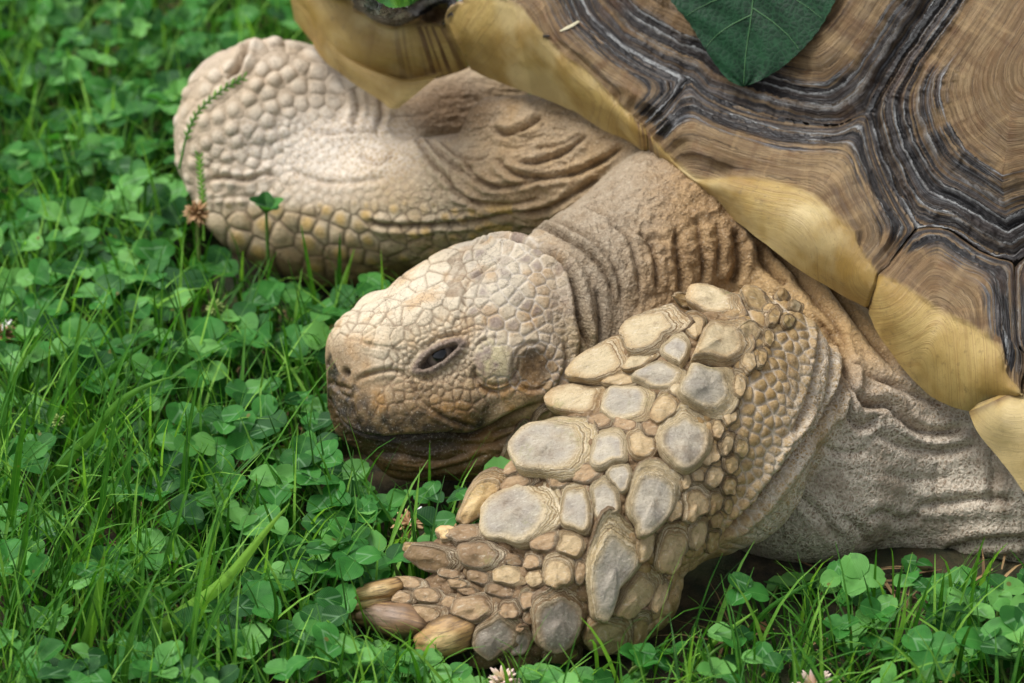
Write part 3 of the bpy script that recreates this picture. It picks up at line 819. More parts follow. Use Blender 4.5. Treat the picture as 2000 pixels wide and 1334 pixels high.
# signed: above or below the mouth line in the picture
mline = poly(mouth, 200); my = np.interp(PX, mline[:, 0], mline[:, 1]); below = np.where((PX > 640) & (PX < 1060), PY - my, -99)
beak = sstep(75, 30, mouth_d) * (below < 0) * sstep(980, 900, PX)
headscale = wH[ixh] * sstep(60, 30, seg_dist(PX[ixh], PY[ixh], np.array([(690, 640), (930, 640), (1100, 690)], float))[0] * 0) * sstep(20, 70, mouth_d[ixh] + 40 * (below[ixh] < -45)) * (1 - .7 * beak[ixh]) * sstep(1160, 1110, PX[ixh])
snout = sstep(95, 45, np.hypot(PX[ixh] - 672, PY[ixh] - 735)); headscale = headscale * (1 - snout) * (1 - .2 * sstep(920, 840, PX[ixh]))
groove = np.exp(-(e / 3.4) ** 2); dome = sstep(0, 12, e)
disp[ixh] += headscale * (1.1 * dome - 2.6 * groove + 1.0 * _h(kk.astype(np.int64), kk * 0, kk * 0, 8))
seamv[ixh] = headscale * np.exp(-(e / 3.2) ** 2); cellr[ixh] = headscale * np.exp(-(e / 9.0) ** 2); cellid[ixh] = kk
# plates that stand up or sink
def lump(px, py, r, h, sharp=2.0, w=None):
    c, n = hit(px, py)
    if c is None: return
    ix = np.flatnonzero((np.abs(P - c) < r * 2.2).all(1)); D = np.linalg.norm(P[ix] - c, axis=1)
    g = np.exp(-(D / r) ** sharp)
    disp[ix] += h * g * (1 if w is None else w[ix])
lump(967, 704, 47, 11, 4); lump(1042, 720, 40, -13, 3); lump(842, 586, 30, 5, 3); lump(745, 652, 34, 6, 3); lump(1000, 545, 60, 6, 2)
lump(905, 790, 40, 5, 3); lump(960, 800, 34, 4, 3); lump(740, 712, 26, 5, 3); lump(1010, 775, 26, 4, 3)
for pts, dep, wid in [([(690,758),(700,742),(735,728),(772,724),(800,742),(826,785),(862,812),(940,838)], 7, 4), ([(688,762),(690,790),(694,815),(706,840)], 6, 4),
                      ([(722,560),(760,600),(735,640),(700,660)], 4, 3), ([(880,548),(930,540),(960,520),(985,503)], 5, 4), ([(884,645),(905,600),(915,555),(960,520)], 4, 4),
                      ([(928,706),(930,740),(950,762),(980,764),(1004,748)], 6, 4), ([(650,740),(664,765),(690,780)], 4, 4), ([(640,748),(655,752),(690,762)], 6, 4),
                      ([(720,886),(780,890),(860,900),(930,880)], 5, 6), ([(730,915),(800,925),(880,915),(960,885)], 6, 6), ([(960,850),(1000,838),(1040,822)], 6, 5), ([(821,692),(842,671),(875,654),(899,657),(907,674)], 5, 3.5), ([(816,724),(836,742),(870,738),(900,712)], 3.5, 4), ([(967+47*math.cos(k),706+46*math.sin(k)) for k in np.linspace(-.6,5.2,22)], 4.5, 3), ([(1042+40*math.cos(k),716+47*math.sin(k)) for k in np.linspace(.4,6.0,22)], 4.5, 3.2), ([(967+56*math.cos(k),706+55*math.sin(k)) for k in np.linspace(.8,3.6,14)], 2.5, 2.5), ([(705,668),(735,676),(775,684),(782,720)], 3, 2.5), ([(715,690),(722,720)], 3, 2.5), ([(965,866),(1010,850),(1050,836)], 5, 5), ([(900,872),(960,868),(1010,845)], 5, 5)]:
    fold(pts, dep, wid, .3, wH)
ix, D, A = line_dist(mouth, 60)
bl = below[ix]
disp[ix] += wH[ix] * sstep(0, .06, A) * sstep(1, .85, A) * (-22 * np.exp(-(D / 7.5) ** 2) - 9 * sstep(0, 8, bl) * sstep(60, 20, D) + 5 * sstep(2, -6, bl) * np.exp(-((D - 12) / 14) ** 2))
crease[ix] = np.maximum(crease[ix], wH[ix] * np.exp(-(D / 6) ** 2))
lower = sstep(0, 30, below) * wH * (mouth_d < 158)
disp += lower * (3.4 * (ridged(px_w / 70, py_w / 14, dz / 50, 1, 29) - .6))
# eye and lids
eix = sel(770, 630, 940, 770, wH)
ed, _, _ = seg_dist(PX[eix], PY[eix], np.concatenate([lids, lids[:1]])); ein = inside(PX[eix], PY[eix], lids)
sd = np.where(ein, -ed, ed)
opn = sstep(1.5, -2.5, sd + 4.5)                       # the open slit is a little inside the lid edge
disp[eix] += wH[eix] * (-26 * opn + 8 * np.exp(-((sd - 1.5) / 7.5) ** 2) - 4.5 * np.exp(-((sd - 17) / 5) ** 2))
headscale_e = np.exp(-(np.maximum(sd, 0) / 13) ** 2)
seamv[eix] *= 1 - headscale_e; cellr[eix] *= 1 - headscale_e
lidm = np.zeros(len(P)); lidm[eix] = np.exp(-(np.maximum(sd - 5, 0) / 6) ** 2) * wH[eix]
for nx_, ny_, rr_, h_ in [(677, 728, 9, -17), (640, 712, 7, -12)]: lump(nx_, ny_, rr_, h_, 2)
lump(682, 727, 22, 4); 
nost = np.exp(-((np.hypot(PX - 677, (PY - 729) * .75)) / 8) ** 2) + np.exp(-((np.hypot((PX - 640) * 1.6, (PY - 712))) / 9) ** 2)

# near leg: small scales on the outer side, gravelly between the large ones
lpoly = [(1400,570),(1540,560),(1610,620),(1640,720),(1600,830),(1540,930),(1470,1020),(1420,1080),(1330,1180),(1230,1280),(1000,1310),(800,1260),(800,1100),(900,1000),(1000,900),(1100,780),(1200,680),(1320,590)]
BIGC = poly([(1480,590),(1470,700),(1440,800),(1400,900),(1340,1010),(1300,1120),(1240,1240)], 60)
def lrad(x, y):
    s = x - np.interp(y, BIGC[:, 1], BIGC[:, 0])
    return float(np.clip(np.interp(s, [-200, 0, 60, 150, 230], [22, 23, 17, 13, 10]), 9, 32))
lA = poisson(lpoly, lrad, 20000)
lq = hits(lA[:, :2], True); ok = ~np.isnan(lq[:, 0]); lA, lq = lA[ok], lq[ok]
ixl = np.flatnonzero((wL > .05) & (PX > 760) & (PX < 1680) & (PY > 540))
a, b, k = cells(lq.tolist(), ixl); rad_ = lA[k, 2]
e = b - a; legs = wL[ixl] * sstep(1668, 1560, PX[ixl] + .35 * (PY[ixl] - 750))
groove = np.exp(-(e / (rad_ * .22)) ** 2); dome = 1 - (a / (rad_ * .75)) ** 2
disp[ixl] += legs * (rad_ * .20 * np.clip(dome, 0, 1) - rad_ * .18 * groove)
seamv[ixl] = np.maximum(seamv[ixl], legs * np.exp(-(e / (rad_ * .26)) ** 2)); cellr[ixl] = np.maximum(cellr[ixl], legs * (1 - np.clip(dome, 0, 1))); cellid[ixl] = k + 1000
legid = np.zeros(len(P)); legid[ixl] = k

# far leg: knobbly foot, netted wrist, rows of plates below
fpoly = [(330,60),(720,100),(780,260),(960,400),(960,470),(840,500),(720,580),(500,560),(340,430),(325,240)]
def frad(x, y):
    if y > 400 and x < 960: return float(np.interp(x, [400, 600, 760, 960], [40, 31, 24, 16])) * (1.1 if y > 470 else 1)
    if x > 560 and y > 230: return 13.0
    return float(np.interp(y, [60, 200, 330, 400], [31, 26, 21, 19]))
fA = poisson(fpoly, frad, 9000)
fq = hits(fA[:, :2], True); ok = ~np.isnan(fq[:, 0]); fA, fq = fA[ok], fq[ok]
ixf = np.flatnonzero((wF > .05) & (PX > 300) & (PX < 1000) & (PY > 50) & (PY < 600))
a, b, k = cells(fq.tolist(), ixf); rad_ = fA[k, 2]; e = b - a
low_ = sstep(385, 415, PY[ixf]); sole = (1 - low_) * sstep(620, 540, PX[ixf] + (PY[ixf] - 200) * .2); fl = wF[ixf] * (low_ + .95 * sole + .85 * (1 - low_) * (1 - sole)) * sstep(1000, 880, PX[ixf])
rl = vnoise(fq[k].astype(np.float32), 3.0, 77)
dome = np.clip(1 - (a / (rad_ * .72)) ** 2, 0, 1)
disp[ixf] += fl * (rad_ * (.11 + .14 * sole * (1 + 1.5 * rl)) * dome - rad_ * .10 * np.exp(-(e / (rad_ * .2)) ** 2))
seamv[ixf] = np.maximum(seamv[ixf], fl * np.exp(-(e / (rad_ * .22)) ** 2)); cellr[ixf] = np.maximum(cellr[ixf], fl * (1 - dome)); cellid[ixf] = k + 4000
flow = np.zeros(len(P)); flow[ixf] = low_ * wF[ixf]; fsole = np.zeros(len(P)); fsole[ixf] = (1 - low_) * wF[ixf]
print('cells', time.time() - T0)

PB = P + NB * disp[:, None]

# ---- colours of the hide ------------------------------------------
n1 = fbm(pz, 45, 4, 50); n2 = fbm(pz, 16, 3, 51); n3 = fbm(pz, 140, 3, 52)
def cmix(a, b, f): return a + (b - a) * np.clip(f, 0, 1)[:, None]
tile = lambda c: np.tile(c, (len(P), 1))
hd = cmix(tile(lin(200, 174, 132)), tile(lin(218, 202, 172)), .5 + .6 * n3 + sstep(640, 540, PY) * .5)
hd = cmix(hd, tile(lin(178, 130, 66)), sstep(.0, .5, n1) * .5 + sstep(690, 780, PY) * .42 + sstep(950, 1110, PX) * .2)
idn = _h(cellid.astype(np.int64), cellid * 0, cellid * 0, 5) * .5 + .5
inc = np.clip(1 - cellr * 1.3, 0, 1)
cent = sstep(.45, .75, idn) * inc * sstep(850, 950, PX) * (wH > .3) * sstep(800, 720, PY)
hd = cmix(hd, tile(lin(148, 130, 118)), cent * .75)
tymp = np.exp(-(np.hypot(PX - 967, PY - 703) / 44) ** 6)
hd = cmix(hd, cmix(tile(lin(214, 198, 150)), tile(lin(140, 122, 112)), .5 + 1.6 * n2), tymp * .8)
ear = np.exp(-(np.hypot((PX - 1042), (PY - 714) * .85) / 38) ** 4)
hd = cmix(hd, cmix(tile(lin(72, 52, 30)), tile(lin(146, 116, 76)), .45 + 1.5 * n2), ear * .9)
hd = cmix(hd, tile(lin(150, 116, 74)), sstep(100, 50, np.hypot(PX - 672, PY - 735)) * .5)
stain = sstep(100, 15, mouth_d + 46 * n1 + 30 * n2 - 20 * sstep(760, 680, PX)) * sstep(1000, 930, PX) * (below > -95)
hd = cmix(hd, tile(lin(112, 84, 44)), sstep(150, 70, mouth_d + 30 * n1) * (below < 20) * sstep(990, 900, PX) * .55)
hd = cmix(hd, cmix(tile(lin(22, 20, 13)), tile(lin(84, 66, 36)), .45 + 1.6 * n2), stain * .95)
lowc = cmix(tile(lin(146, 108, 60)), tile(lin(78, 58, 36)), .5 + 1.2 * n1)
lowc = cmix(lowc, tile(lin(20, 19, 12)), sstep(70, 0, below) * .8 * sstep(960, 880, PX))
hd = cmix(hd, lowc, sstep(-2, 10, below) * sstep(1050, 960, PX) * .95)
edge_ = np.exp(-((mouth_d - 9) / 4.5) ** 2) * (below < 0) * sstep(700, 760, PX) * sstep(965, 930, PX) * sstep(-.25, .25, n2 + .2)
hd = cmix(hd, tile(lin(176, 156, 104)), edge_ * .8)
hd = cmix(hd, tile(lin(118, 100, 86)), lidm * .9)
hd = cmix(hd, tile(lin(40, 30, 22)), nost * .85)
palel = sstep(900, 1000, PX) * sstep(800, 740, PY)
hd = cmix(hd, cmix(tile(lin(112, 84, 54)), tile(lin(224, 212, 192)), palel), seamv * .72)
nkc = cmix(tile(lin(180, 162, 134)), tile(lin(146, 126, 98)), .5 + .9 * n2)
nkc = cmix(nkc, cmix(tile(lin(178, 144, 98)), tile(lin(142, 112, 74)), .5 + n1), sstep(1180, 1340, PX + (PY - 480) * .2))
nkc = cmix(nkc, tile(lin(214, 180, 118)), sstep(1180, 1120, PX) * sstep(600, 690, PY) * .7)
lgc = cmix(tile(lin(188, 158, 108)), tile(lin(160, 126, 78)), .5 + n1)
lgc = cmix(lgc, cmix(tile(lin(150, 118, 68)), tile(lin(188, 156, 104)), idn), inc * sstep(1180, 1420, PX) * .9)
lgc = cmix(lgc, tile(lin(206, 192, 168)), seamv * sstep(1350, 1500, PX) * .75 + (1 - sstep(1350, 1500, PX)) * sstep(.0, .5, n2) * .3)
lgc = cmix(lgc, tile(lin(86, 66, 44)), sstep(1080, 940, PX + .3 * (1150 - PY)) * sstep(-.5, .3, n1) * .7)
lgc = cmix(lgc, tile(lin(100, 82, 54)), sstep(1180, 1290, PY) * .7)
sdc = cmix(tile(lin(172, 152, 126)), tile(lin(136, 116, 92)), .5 + n1)
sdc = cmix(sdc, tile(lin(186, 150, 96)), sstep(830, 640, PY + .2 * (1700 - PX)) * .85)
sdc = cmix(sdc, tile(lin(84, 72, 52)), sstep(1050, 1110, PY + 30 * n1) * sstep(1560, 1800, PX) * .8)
frc = cmix(tile(lin(206, 186, 152)), tile(lin(182, 156, 116)), .5 + n1)
frc = cmix(frc, tile(lin(216, 202, 180)), fsole * (.6 + .5 * n3) * sstep(760, 640, PX))
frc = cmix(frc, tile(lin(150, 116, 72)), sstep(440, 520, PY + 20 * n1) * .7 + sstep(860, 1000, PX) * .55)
frc = cmix(frc, tile(lin(206, 166, 88)), flow * inc * sstep(.3, .7, idn) * .75)
frc = cmix(frc, tile(lin(112, 92, 68)), flow * seamv * .75)
frc = cmix(frc, tile(lin(166, 142, 112)), fsole * cellr * .6)
frc = cmix(frc, tile(lin(104, 76, 46)), np.exp(-(((PX - 880) / 95) ** 2 + ((PY - 210) / 60) ** 2) ** 2) * .8)  # shade of the hollow under the shell, painted into the brown skin
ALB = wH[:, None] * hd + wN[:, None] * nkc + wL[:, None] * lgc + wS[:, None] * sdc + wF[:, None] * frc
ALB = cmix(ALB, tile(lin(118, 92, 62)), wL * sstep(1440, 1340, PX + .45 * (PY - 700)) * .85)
ALB = cmix(ALB, ALB * np.array([.42, .36, .30]), crease * .9)          # darker along the folds and mouth line
ALB = ALB * (1 + .16 * n2 + .10 * n1)[:, None] * np.array([.97, 1.0, 1.07])
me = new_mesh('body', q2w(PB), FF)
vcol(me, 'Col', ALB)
net = wS * sstep(680, 860, PY + .15 * (PX - 1700)) + wL * sstep(1510, 1620, PX + .35 * (PY - 750)) * 1.0
net = np.clip(net, 0, 1)
vflt(me, 'net', net)
peb = np.clip(wN + wS * .9 + wF * sstep(700, 860, PX) + wL * sstep(1520, 1620, PX + .35 * (PY - 750)) + wH * (.25 + .75 * sstep(1080, 1140, PX)), 0, 1) * (1 - .75 * wF * sstep(500, 300, PX))
vflt(me, 'peb', peb); vflt(me, 'wet', np.clip(stain + lower * .5, 0, 1)); vflt(me, 'dots', wN * sstep(1330, 1180, PX) * sstep(900, 1060, PX + 0 * PY))
vflt(me, 'fnet', np.clip(wF * np.exp(-(np.hypot((PX - 640) / 190, (PY - 285) / 75)) ** 4), 0, 1))

t = NT('tortoise_hide')
pos = t.n('ShaderNodeTexCoord').outputs['Object']
base = t.attr('Col').outputs['Color']; net_ = t.attr('net').outputs['Fac']; peb_ = t.attr('peb').outputs['Fac']; wet_ = t.attr('wet').outputs['Fac']; dots_ = t.attr('dots').outputs['Fac']; fnet_ = t.attr('fnet').outputs['Fac']
wp = t.n('ShaderNodeVectorMath', {0: pos, 1: t.n('ShaderNodeVectorMath', {0: t.n('ShaderNodeTexNoise', {'Vector': pos, 'Scale': 260.0, 'Detail': 2.0}).outputs['Color'], 'Scale': .003}, operation='SCALE').outputs[0]}, operation='ADD').outputs[0]
v1 = t.vor(wp, 420, 'DISTANCE_TO_EDGE').outputs['Distance']; v2 = t.vor(wp, 760, 'DISTANCE_TO_EDGE').outputs['Distance']; f1 = t.vor(wp, 760, 'F1').outputs['Distance']
l1 = t.ramp(v1, .05, .19, 1, 0); l2 = t.ramp(v2, .04, .2, 1, 0)
nm = t.noise(pos, 70, 3)
lines = t.math('MULTIPLY', t.math('MAXIMUM', l1, t.math('MULTIPLY', l2, .75)), t.ramp(nm, .30, .55, .35, 1))
c = t.mix(t.math('MULTIPLY', lines, t.math('MULTIPLY', net_, .9)), base, lin(222, 210, 190))
c = t.mix(t.math('MULTIPLY', t.math('MULTIPLY', l1, fnet_), .6), c, lin(232, 224, 212))
c = t.mix(t.math('MULTIPLY', t.math('MULTIPLY', t.ramp(f1, .05, .3, 1, 0), dots_), .55), c, lin(92, 76, 58))
c = t.mix(t.math('MULTIPLY', t.ramp(f1, .3, .75), t.math('MULTIPLY', peb_, .35)), c, t.mix(.5, c, lin(110, 88, 60), 'MULTIPLY'))
sp = t.noise(pos, 1100, 4, .7)
c = t.mix(t.math('MULTIPLY', t.ramp(sp, .53, .72, 0, .5), t.math('SUBTRACT', 1.0, t.math('MULTIPLY', net_, .7))), c, lin(70, 54, 36)); c = t.mix(t.ramp(sp, .46, .25, 0, .45), c, lin(232, 220, 198))
ck = t.vor(wp, 300, 'DISTANCE_TO_EDGE').outputs['Distance']; c = t.mix(t.math('MULTIPLY', t.ramp(ck, .0, .05, .55, 0), t.ramp(nm, .45, .6)), c, lin(84, 64, 42))
sp2 = t.noise(pos, 330, 5, .65); c = t.mix(t.ramp(sp2, .54, .72, 0, .4), c, t.mix(.6, c, lin(120, 92, 58), 'MULTIPLY'))
hgt = t.math('MULTIPLY', t.math('SUBTRACT', 1.0, f1), peb_)
nb = t.bump(hgt, .55, .0009)
nb = t.bump(t.math('MULTIPLY', v1, net_), .45, .0009, nb)
nb = t.bump(t.noise(pos, 900, 5, .65), .5, .0008, nb)
nb = t.bump(t.noise(pos, 240, 4, .6), .30, .0014, nb)
HIDE = t.out(c, t.math('MULTIPLY_ADD', wet_, -.32, .72), nb, .35)
body = child('body', me, HIDE, tort)
Wm[body.name] = Matrix.Identity(4)

# ---- eye ------------------------------------------------------------
ec, en = hit(855, 692)
t = NT('eye_gloss'); pu = t.attr('pupil').outputs['Fac']
EYEM = t.out(t.mix(pu, lin(120, 108, 98), lin(9, 9, 10)), .03, None, .55)
er = 30.0
cen = ec + np.array([1, 0, 0]) + en * -(er + 1)
nu_, nv_ = 40, 24
th = np.linspace(0, 2 * math.pi, nu_, endpoint=False); ph = np.linspace(0.001, math.pi - .001, nv_)
TH, PH = np.meshgrid(th, ph, indexing='ij')
ax = en / np.linalg.norm(en); ux = np.cross(ax, [0, 1, 0]); ux /= np.linalg.norm(ux); uy = np.cross(ax, ux)
sp_ = cen + er * (np.cos(PH)[..., None] * ax + np.sin(PH)[..., None] * (np.cos(TH)[..., None] * ux + np.sin(TH)[..., None] * uy))
Fe = grid_faces(nu_, nv_); wrap = np.stack([np.arange(nv_ - 1) + (nu_ - 1) * nv_, np.arange(nv_ - 1), np.arange(1, nv_), np.arange(1, nv_) + (nu_ - 1) * nv_], 1)
me = new_mesh('eye', q2w(sp_.reshape(-1, 3)), np.concatenate([Fe, wrap])[:, ::-1])
gz = np.array([-.02, -.02, -1.0]); gz /= np.linalg.norm(gz)
dv = (sp_.reshape(-1, 3) - cen) / er
vflt(me, 'pupil', sstep(.83, .87, dv @ gz))
child('eye', me, EYEM, body)
print('body done', time.time() - T0)
# ------------------------------------------------------------------ horny scales and claws of the near foreleg
t = NT('scale_horn')
pos = t.n('ShaderNodeTexCoord').outputs['Object']; base = t.attr('Col').outputs['Color']; rr = t.attr('rr').outputs['Fac']; sd_ = t.attr('seed').outputs['Fac']
wob = t.math('MULTIPLY_ADD', t.noise(pos, 130, 4, .65), .3, rr)
rings = t.noise(t.n('ShaderNodeCombineXYZ', {0: t.math('MULTIPLY', wob, 34.0), 1: sd_, 2: 0.0}).outputs[0], 1.0, 2)
side = t.ramp(rr, .50, .66)
c = t.mix(t.math('MULTIPLY', t.math('MULTIPLY', t.ramp(rings, .46, .58), t.ramp(t.noise(pos, 150, 4, .65), .30, .52)), t.math('MULTIPLY', side, .8)), base, lin(216, 200, 168))
c = t.mix(t.math('MULTIPLY', t.ramp(rings, .46, .36), t.math('MULTIPLY', side, .65)), c, lin(112, 88, 58))
w1 = t.noise(pos, 210, 5, .65); w2 = t.noise(pos, 700, 4, .7)
c = t.mix(t.ramp(w1, .54, .72, 0, .5), c, t.mix(.75, c, lin(150, 122, 84), 'MULTIPLY'))
c = t.mix(t.ramp(w2, .55, .75, 0, .4), c, lin(96, 78, 56)); c = t.mix(t.ramp(w2, .42, .22, 0, .4), c, lin(226, 218, 204))
gr = t.noise(t.n('ShaderNodeVectorMath', {0: pos, 1: (3.1, 1.7, .4)}, operation='ADD').outputs[0], 70, 3)
c = t.mix(t.math('MULTIPLY', t.ramp(gr, .60, .74), t.ramp(w2, .4, .6, 0, .4)), c, lin(142, 146, 84))
c = t.mix(t.ramp(rr, .90, 1.0, 0, .85), c, lin(92, 70, 48))
sc_ = t.noise(t.n('ShaderNodeVectorMath', {0: pos, 1: (1.0, 4.0, 1.0)}, operation='MULTIPLY').outputs[0], 320, 4, .7); c = t.mix(t.ramp(sc_, .55, .7, 0, .4), c, lin(222, 212, 190)); c = t.mix(t.ramp(sc_, .44, .3, 0, .35), c, lin(104, 88, 70))
c = t.mix(t.ramp(t.noise(pos, 1500, 4, .7), .52, .7, 0, .45), c, lin(110, 94, 74))
c = t.mix(t.ramp(t.noise(pos, 60, 4, .6), .5, .7, 0, .45), c, t.mix(.8, c, lin(176, 142, 92), 'MULTIPLY'))
hb = t.math('MULTIPLY', rings, side)
nb = t.bump(hb, .9, .0016); nb = t.bump(w2, .5, .0008, nb); nb = t.bump(w1, .5, .0016, nb)
HORN = t.out(c, t.math('MULTIPLY_ADD', w1, .3, .42), nb, .3)
t = NT('claw_horn')
pos = t.n('ShaderNodeTexCoord').outputs['Object']; base = t.attr('Col').outputs['Color']; lng = t.attr('rr').outputs['Fac']
st = t.noise(t.n('ShaderNodeCombineXYZ', {0: t.math('MULTIPLY', t.attr('lat').outputs['Fac'], 5.0), 1: t.math('MULTIPLY', t.attr('lon').outputs['Fac'], 1.2), 2: t.attr('seed').outputs['Fac']}).outputs[0], 1.6, 4)
c = t.mix(t.ramp(st, .48, .66, 0, .65), base, lin(96, 78, 62)); c = t.mix(t.ramp(st, .45, .3, 0, .5), c, lin(206, 172, 112))
w2 = t.noise(pos, 500, 5, .7); c = t.mix(t.ramp(w2, .55, .75, 0, .5), c, lin(70, 54, 38)); c = t.mix(t.ramp(lng, .86, 1.0, 0, .8), c, lin(70, 54, 36))
nb = t.bump(st, .25, .0008); nb = t.bump(w2, .2, .0006, nb)
CLAW = t.out(c, .5, nb, .35)

KC = {  # centre, rim
 'g': (lin(178, 168, 148), lin(190, 168, 126)), 'p': (lin(194, 176, 140), lin(168, 140, 98)), 't': (lin(186, 162, 122), lin(164, 136, 94)),
 'o': (lin(168, 142, 98), lin(146, 118, 78)), 'b': (lin(166, 138, 102), lin(138, 110, 78)), 'd': (lin(142, 132, 118), lin(140, 114, 80)),
 'k': (lin(144, 118, 86), lin(114, 90, 62)), 'c': (lin(216, 186, 132), lin(176, 140, 90)), 'v': (lin(152, 128, 108), lin(128, 100, 72))}
Z3 = (2.3817, 880, 540); Z2 = (2.7, 660, 840)
SC = [  # zoom, cx, cy, half length, half width, tip direction (deg, y down), pointedness, kind, height factor
 (Z3,1420,118,78,46,215,.3,'o',.5),(Z3,1100,112,62,34,200,.5,'o',.5),(Z3,1240,130,112,64,188,.15,'p',.8),
 (Z3,1545,95,34,28,200,.1,'o',.5),(Z3,1600,145,38,28,200,.1,'p',.5),(Z3,1570,210,34,30,180,.0,'o',.4),(Z3,1500,190,30,55,110,.2,'o',.4),
 (Z3,935,268,160,86,146,.3,'p',.6),(Z3,1135,238,78,52,80,.5,'t',.5),(Z3,1378,268,80,56,195,.5,'t',.55),(Z3,1250,325,152,92,148,.65,'p',.65),
 (Z3,1050,345,92,72,78,.6,'g',.5),(Z3,882,396,94,44,146,.4,'p',.5),(Z3,715,405,145,78,146,.3,'p',.6),
 (Z3,1385,390,40,58,100,.2,'t',.45),(Z3,1472,285,30,50,95,.1,'o',.4),(Z3,1440,380,28,48,100,.1,'o',.4),
 (Z3,978,457,112,72,182,.1,'g',.35),(Z3,800,483,80,36,168,.2,'t',.4),(Z3,1050,525,46,36,120,.0,'p',.35),
 (Z3,1203,528,122,118,195,.0,'g',.55),(Z3,1338,500,34,62,98,.1,'t',.45),(Z3,1000,612,80,70,122,.3,'t',.45),
 (Z3,825,592,132,82,178,.05,'g',.35),(Z3,615,580,130,76,168,.25,'p',.55),
 (Z3,1292,645,40,52,112,.2,'t',.4),(Z3,1240,708,34,54,95,.1,'t',.4),
 (Z3,500,796,182,124,160,.15,'g',.5),(Z3,700,674,64,38,175,.0,'b',.35),(Z3,818,692,60,36,190,.0,'b',.3),(Z3,928,714,54,44,110,.2,'b',.35),
 (Z3,735,806,86,96,90,.0,'g',.25),(Z3,888,782,70,72,120,.1,'t',.35),(Z3,1086,768,168,108,112,.4,'g',.5),
 (Z3,1203,832,54,76,112,.2,'t',.4),(Z3,1280,782,38,58,108,.15,'t',.35),(Z3,1348,792,36,46,100,.0,'o',.3),
 (Z3,630,915,72,48,155,.1,'b',.3),(Z3,785,928,54,78,72,.2,'g',.3),(Z3,515,942,66,42,160,.0,'b',.3),
 (Z3,940,1030,188,108,113,.4,'g',.5),(Z3,345,1096,172,128,143,.12,'g',.5),(Z3,585,1078,76,108,92,.0,'g',.25),(Z3,720,1030,68,98,82,.0,'g',.25),
 (Z3,1090,945,34,62,95,.1,'t',.4),(Z3,1144,918,44,46,100,.0,'t',.35),(Z3,1220,922,52,70,112,.2,'t',.4),(Z3,1300,870,38,50,105,.1,'o',.3),
 (Z3,1036,1080,74,60,122,.4,'t',.4),(Z3,1130,1056,96,70,118,.45,'t',.5),(Z3,1220,1050,42,66,105,.1,'o',.35),(Z3,1290,970,38,46,100,.0,'o',.3),
 (Z3,960,1152,38,52,110,.1,'b',.3),(Z3,905,1240,94,56,112,.3,'t',.4),(Z3,1022,1248,120,76,118,.45,'t',.5),(Z3,1145,1185,82,46,112,.2,'t',.4),(Z3,1230,1130,34,50,105,.1,'o',.3),(Z3,1285,1060,28,38,100,.0,'o',.3),
 (Z3,1215,1215,34,60,105,.1,'o',.3),(Z3,555,1245,60,66,95,.0,'t',.3),
 (Z3,440,660,84,42,130,.2,'b',.6),(Z3,290,800,128,36,122,.35,'b',.7),(Z3,305,880,60,38,110,.1,'b',.6),(Z3,330,962,86,44,150,.1,'b',.6),(Z3,150,1020,150,60,128,.3,'c',.8),(Z3,205,1085,44,34,150,.1,'k',.4),
 (Z2,1102,590,76,52,160,.1,'b',.4),(Z2,1030,690,50,44,100,.1,'b',.45),(Z2,1280,742,36,64,95,.0,'b',.35),
 (Z2,1450,712,256,128,108,.42,'g',.5),(Z2,1562,850,160,92,140,.35,'t',.6),(Z2,1690,858,106,46,112,.3,'t',.45),(Z2,1428,1066,142,96,196,.25,'t',.7),(Z2,1588,1050,110,46,112,.3,'o',.45),
 (Z2,1168,982,158,130,112,.15,'d',.5),(Z2,1165,744,98,78,98,.3,'t',.55),(Z2,1050,780,52,48,150,.0,'t',.5),(Z2,915,776,86,52,175,.0,'t',.5),
 (Z2,1000,890,62,46,95,.3,'b',.45),(Z2,905,950,66,54,120,.0,'b',.5),(Z2,962,1120,84,52,100,.0,'d',.4),(Z2,960,1036,34,30,90,.0,'b',.5),
 (Z2,735,948,112,72,175,.1,'b',.55),(Z2,838,1072,118,104,140,.0,'d',.4),(Z2,490,880,86,42,190,.1,'b',.6),(Z2,392,816,78,36,185,.1,'b',.6),(Z2,352,884,62,36,170,.1,'b',.6),(Z2,592,905,48,34,160,.0,'b',.5),
 (Z2,648,816,54,28,190,.1,'b',.5),(Z2,862,852,74,36,190,.1,'k',.4),(Z2,760,780,60,34,190,.0,'k',.5),(Z2,600,760,60,30,190,.0,'k',.5),(Z2,930,690,54,34,200,.0,'k',.4),
 (Z2,480,975,90,56,175,.0,'b',.5),(Z2,690,850,50,26,190,.0,'k',.4),(Z2,800,1195,90,50,170,.0,'k',.3),(Z2,960,1210,90,46,170,.0,'k',.3),(Z2,1190,1175,90,50,170,.0,'k',.3),(Z2,1010,985,32,40,100,.0,'k',.3),
 (Z2,765,662,112,80,188,.0,'k',.75),(Z2,530,676,130,68,196,.2,'k',.8),(Z2,436,642,82,40,196,.2,'c',.7),(Z2,672,560,136,54,172,.15,'k',.8),
 (Z2,200,846,140,44,168,.3,'C',.9),(Z2,182,900,142,44,168,.4,'C',.9),(Z2,268,1000,180,82,186,.45,'V',.95),(Z2,562,1090,150,92,166,.3,'C',.85),
 (Z2,440,690,46,34,190,.2,'c',1.2),(Z2,612,562,78,48,172,.15,'c',.9),
]
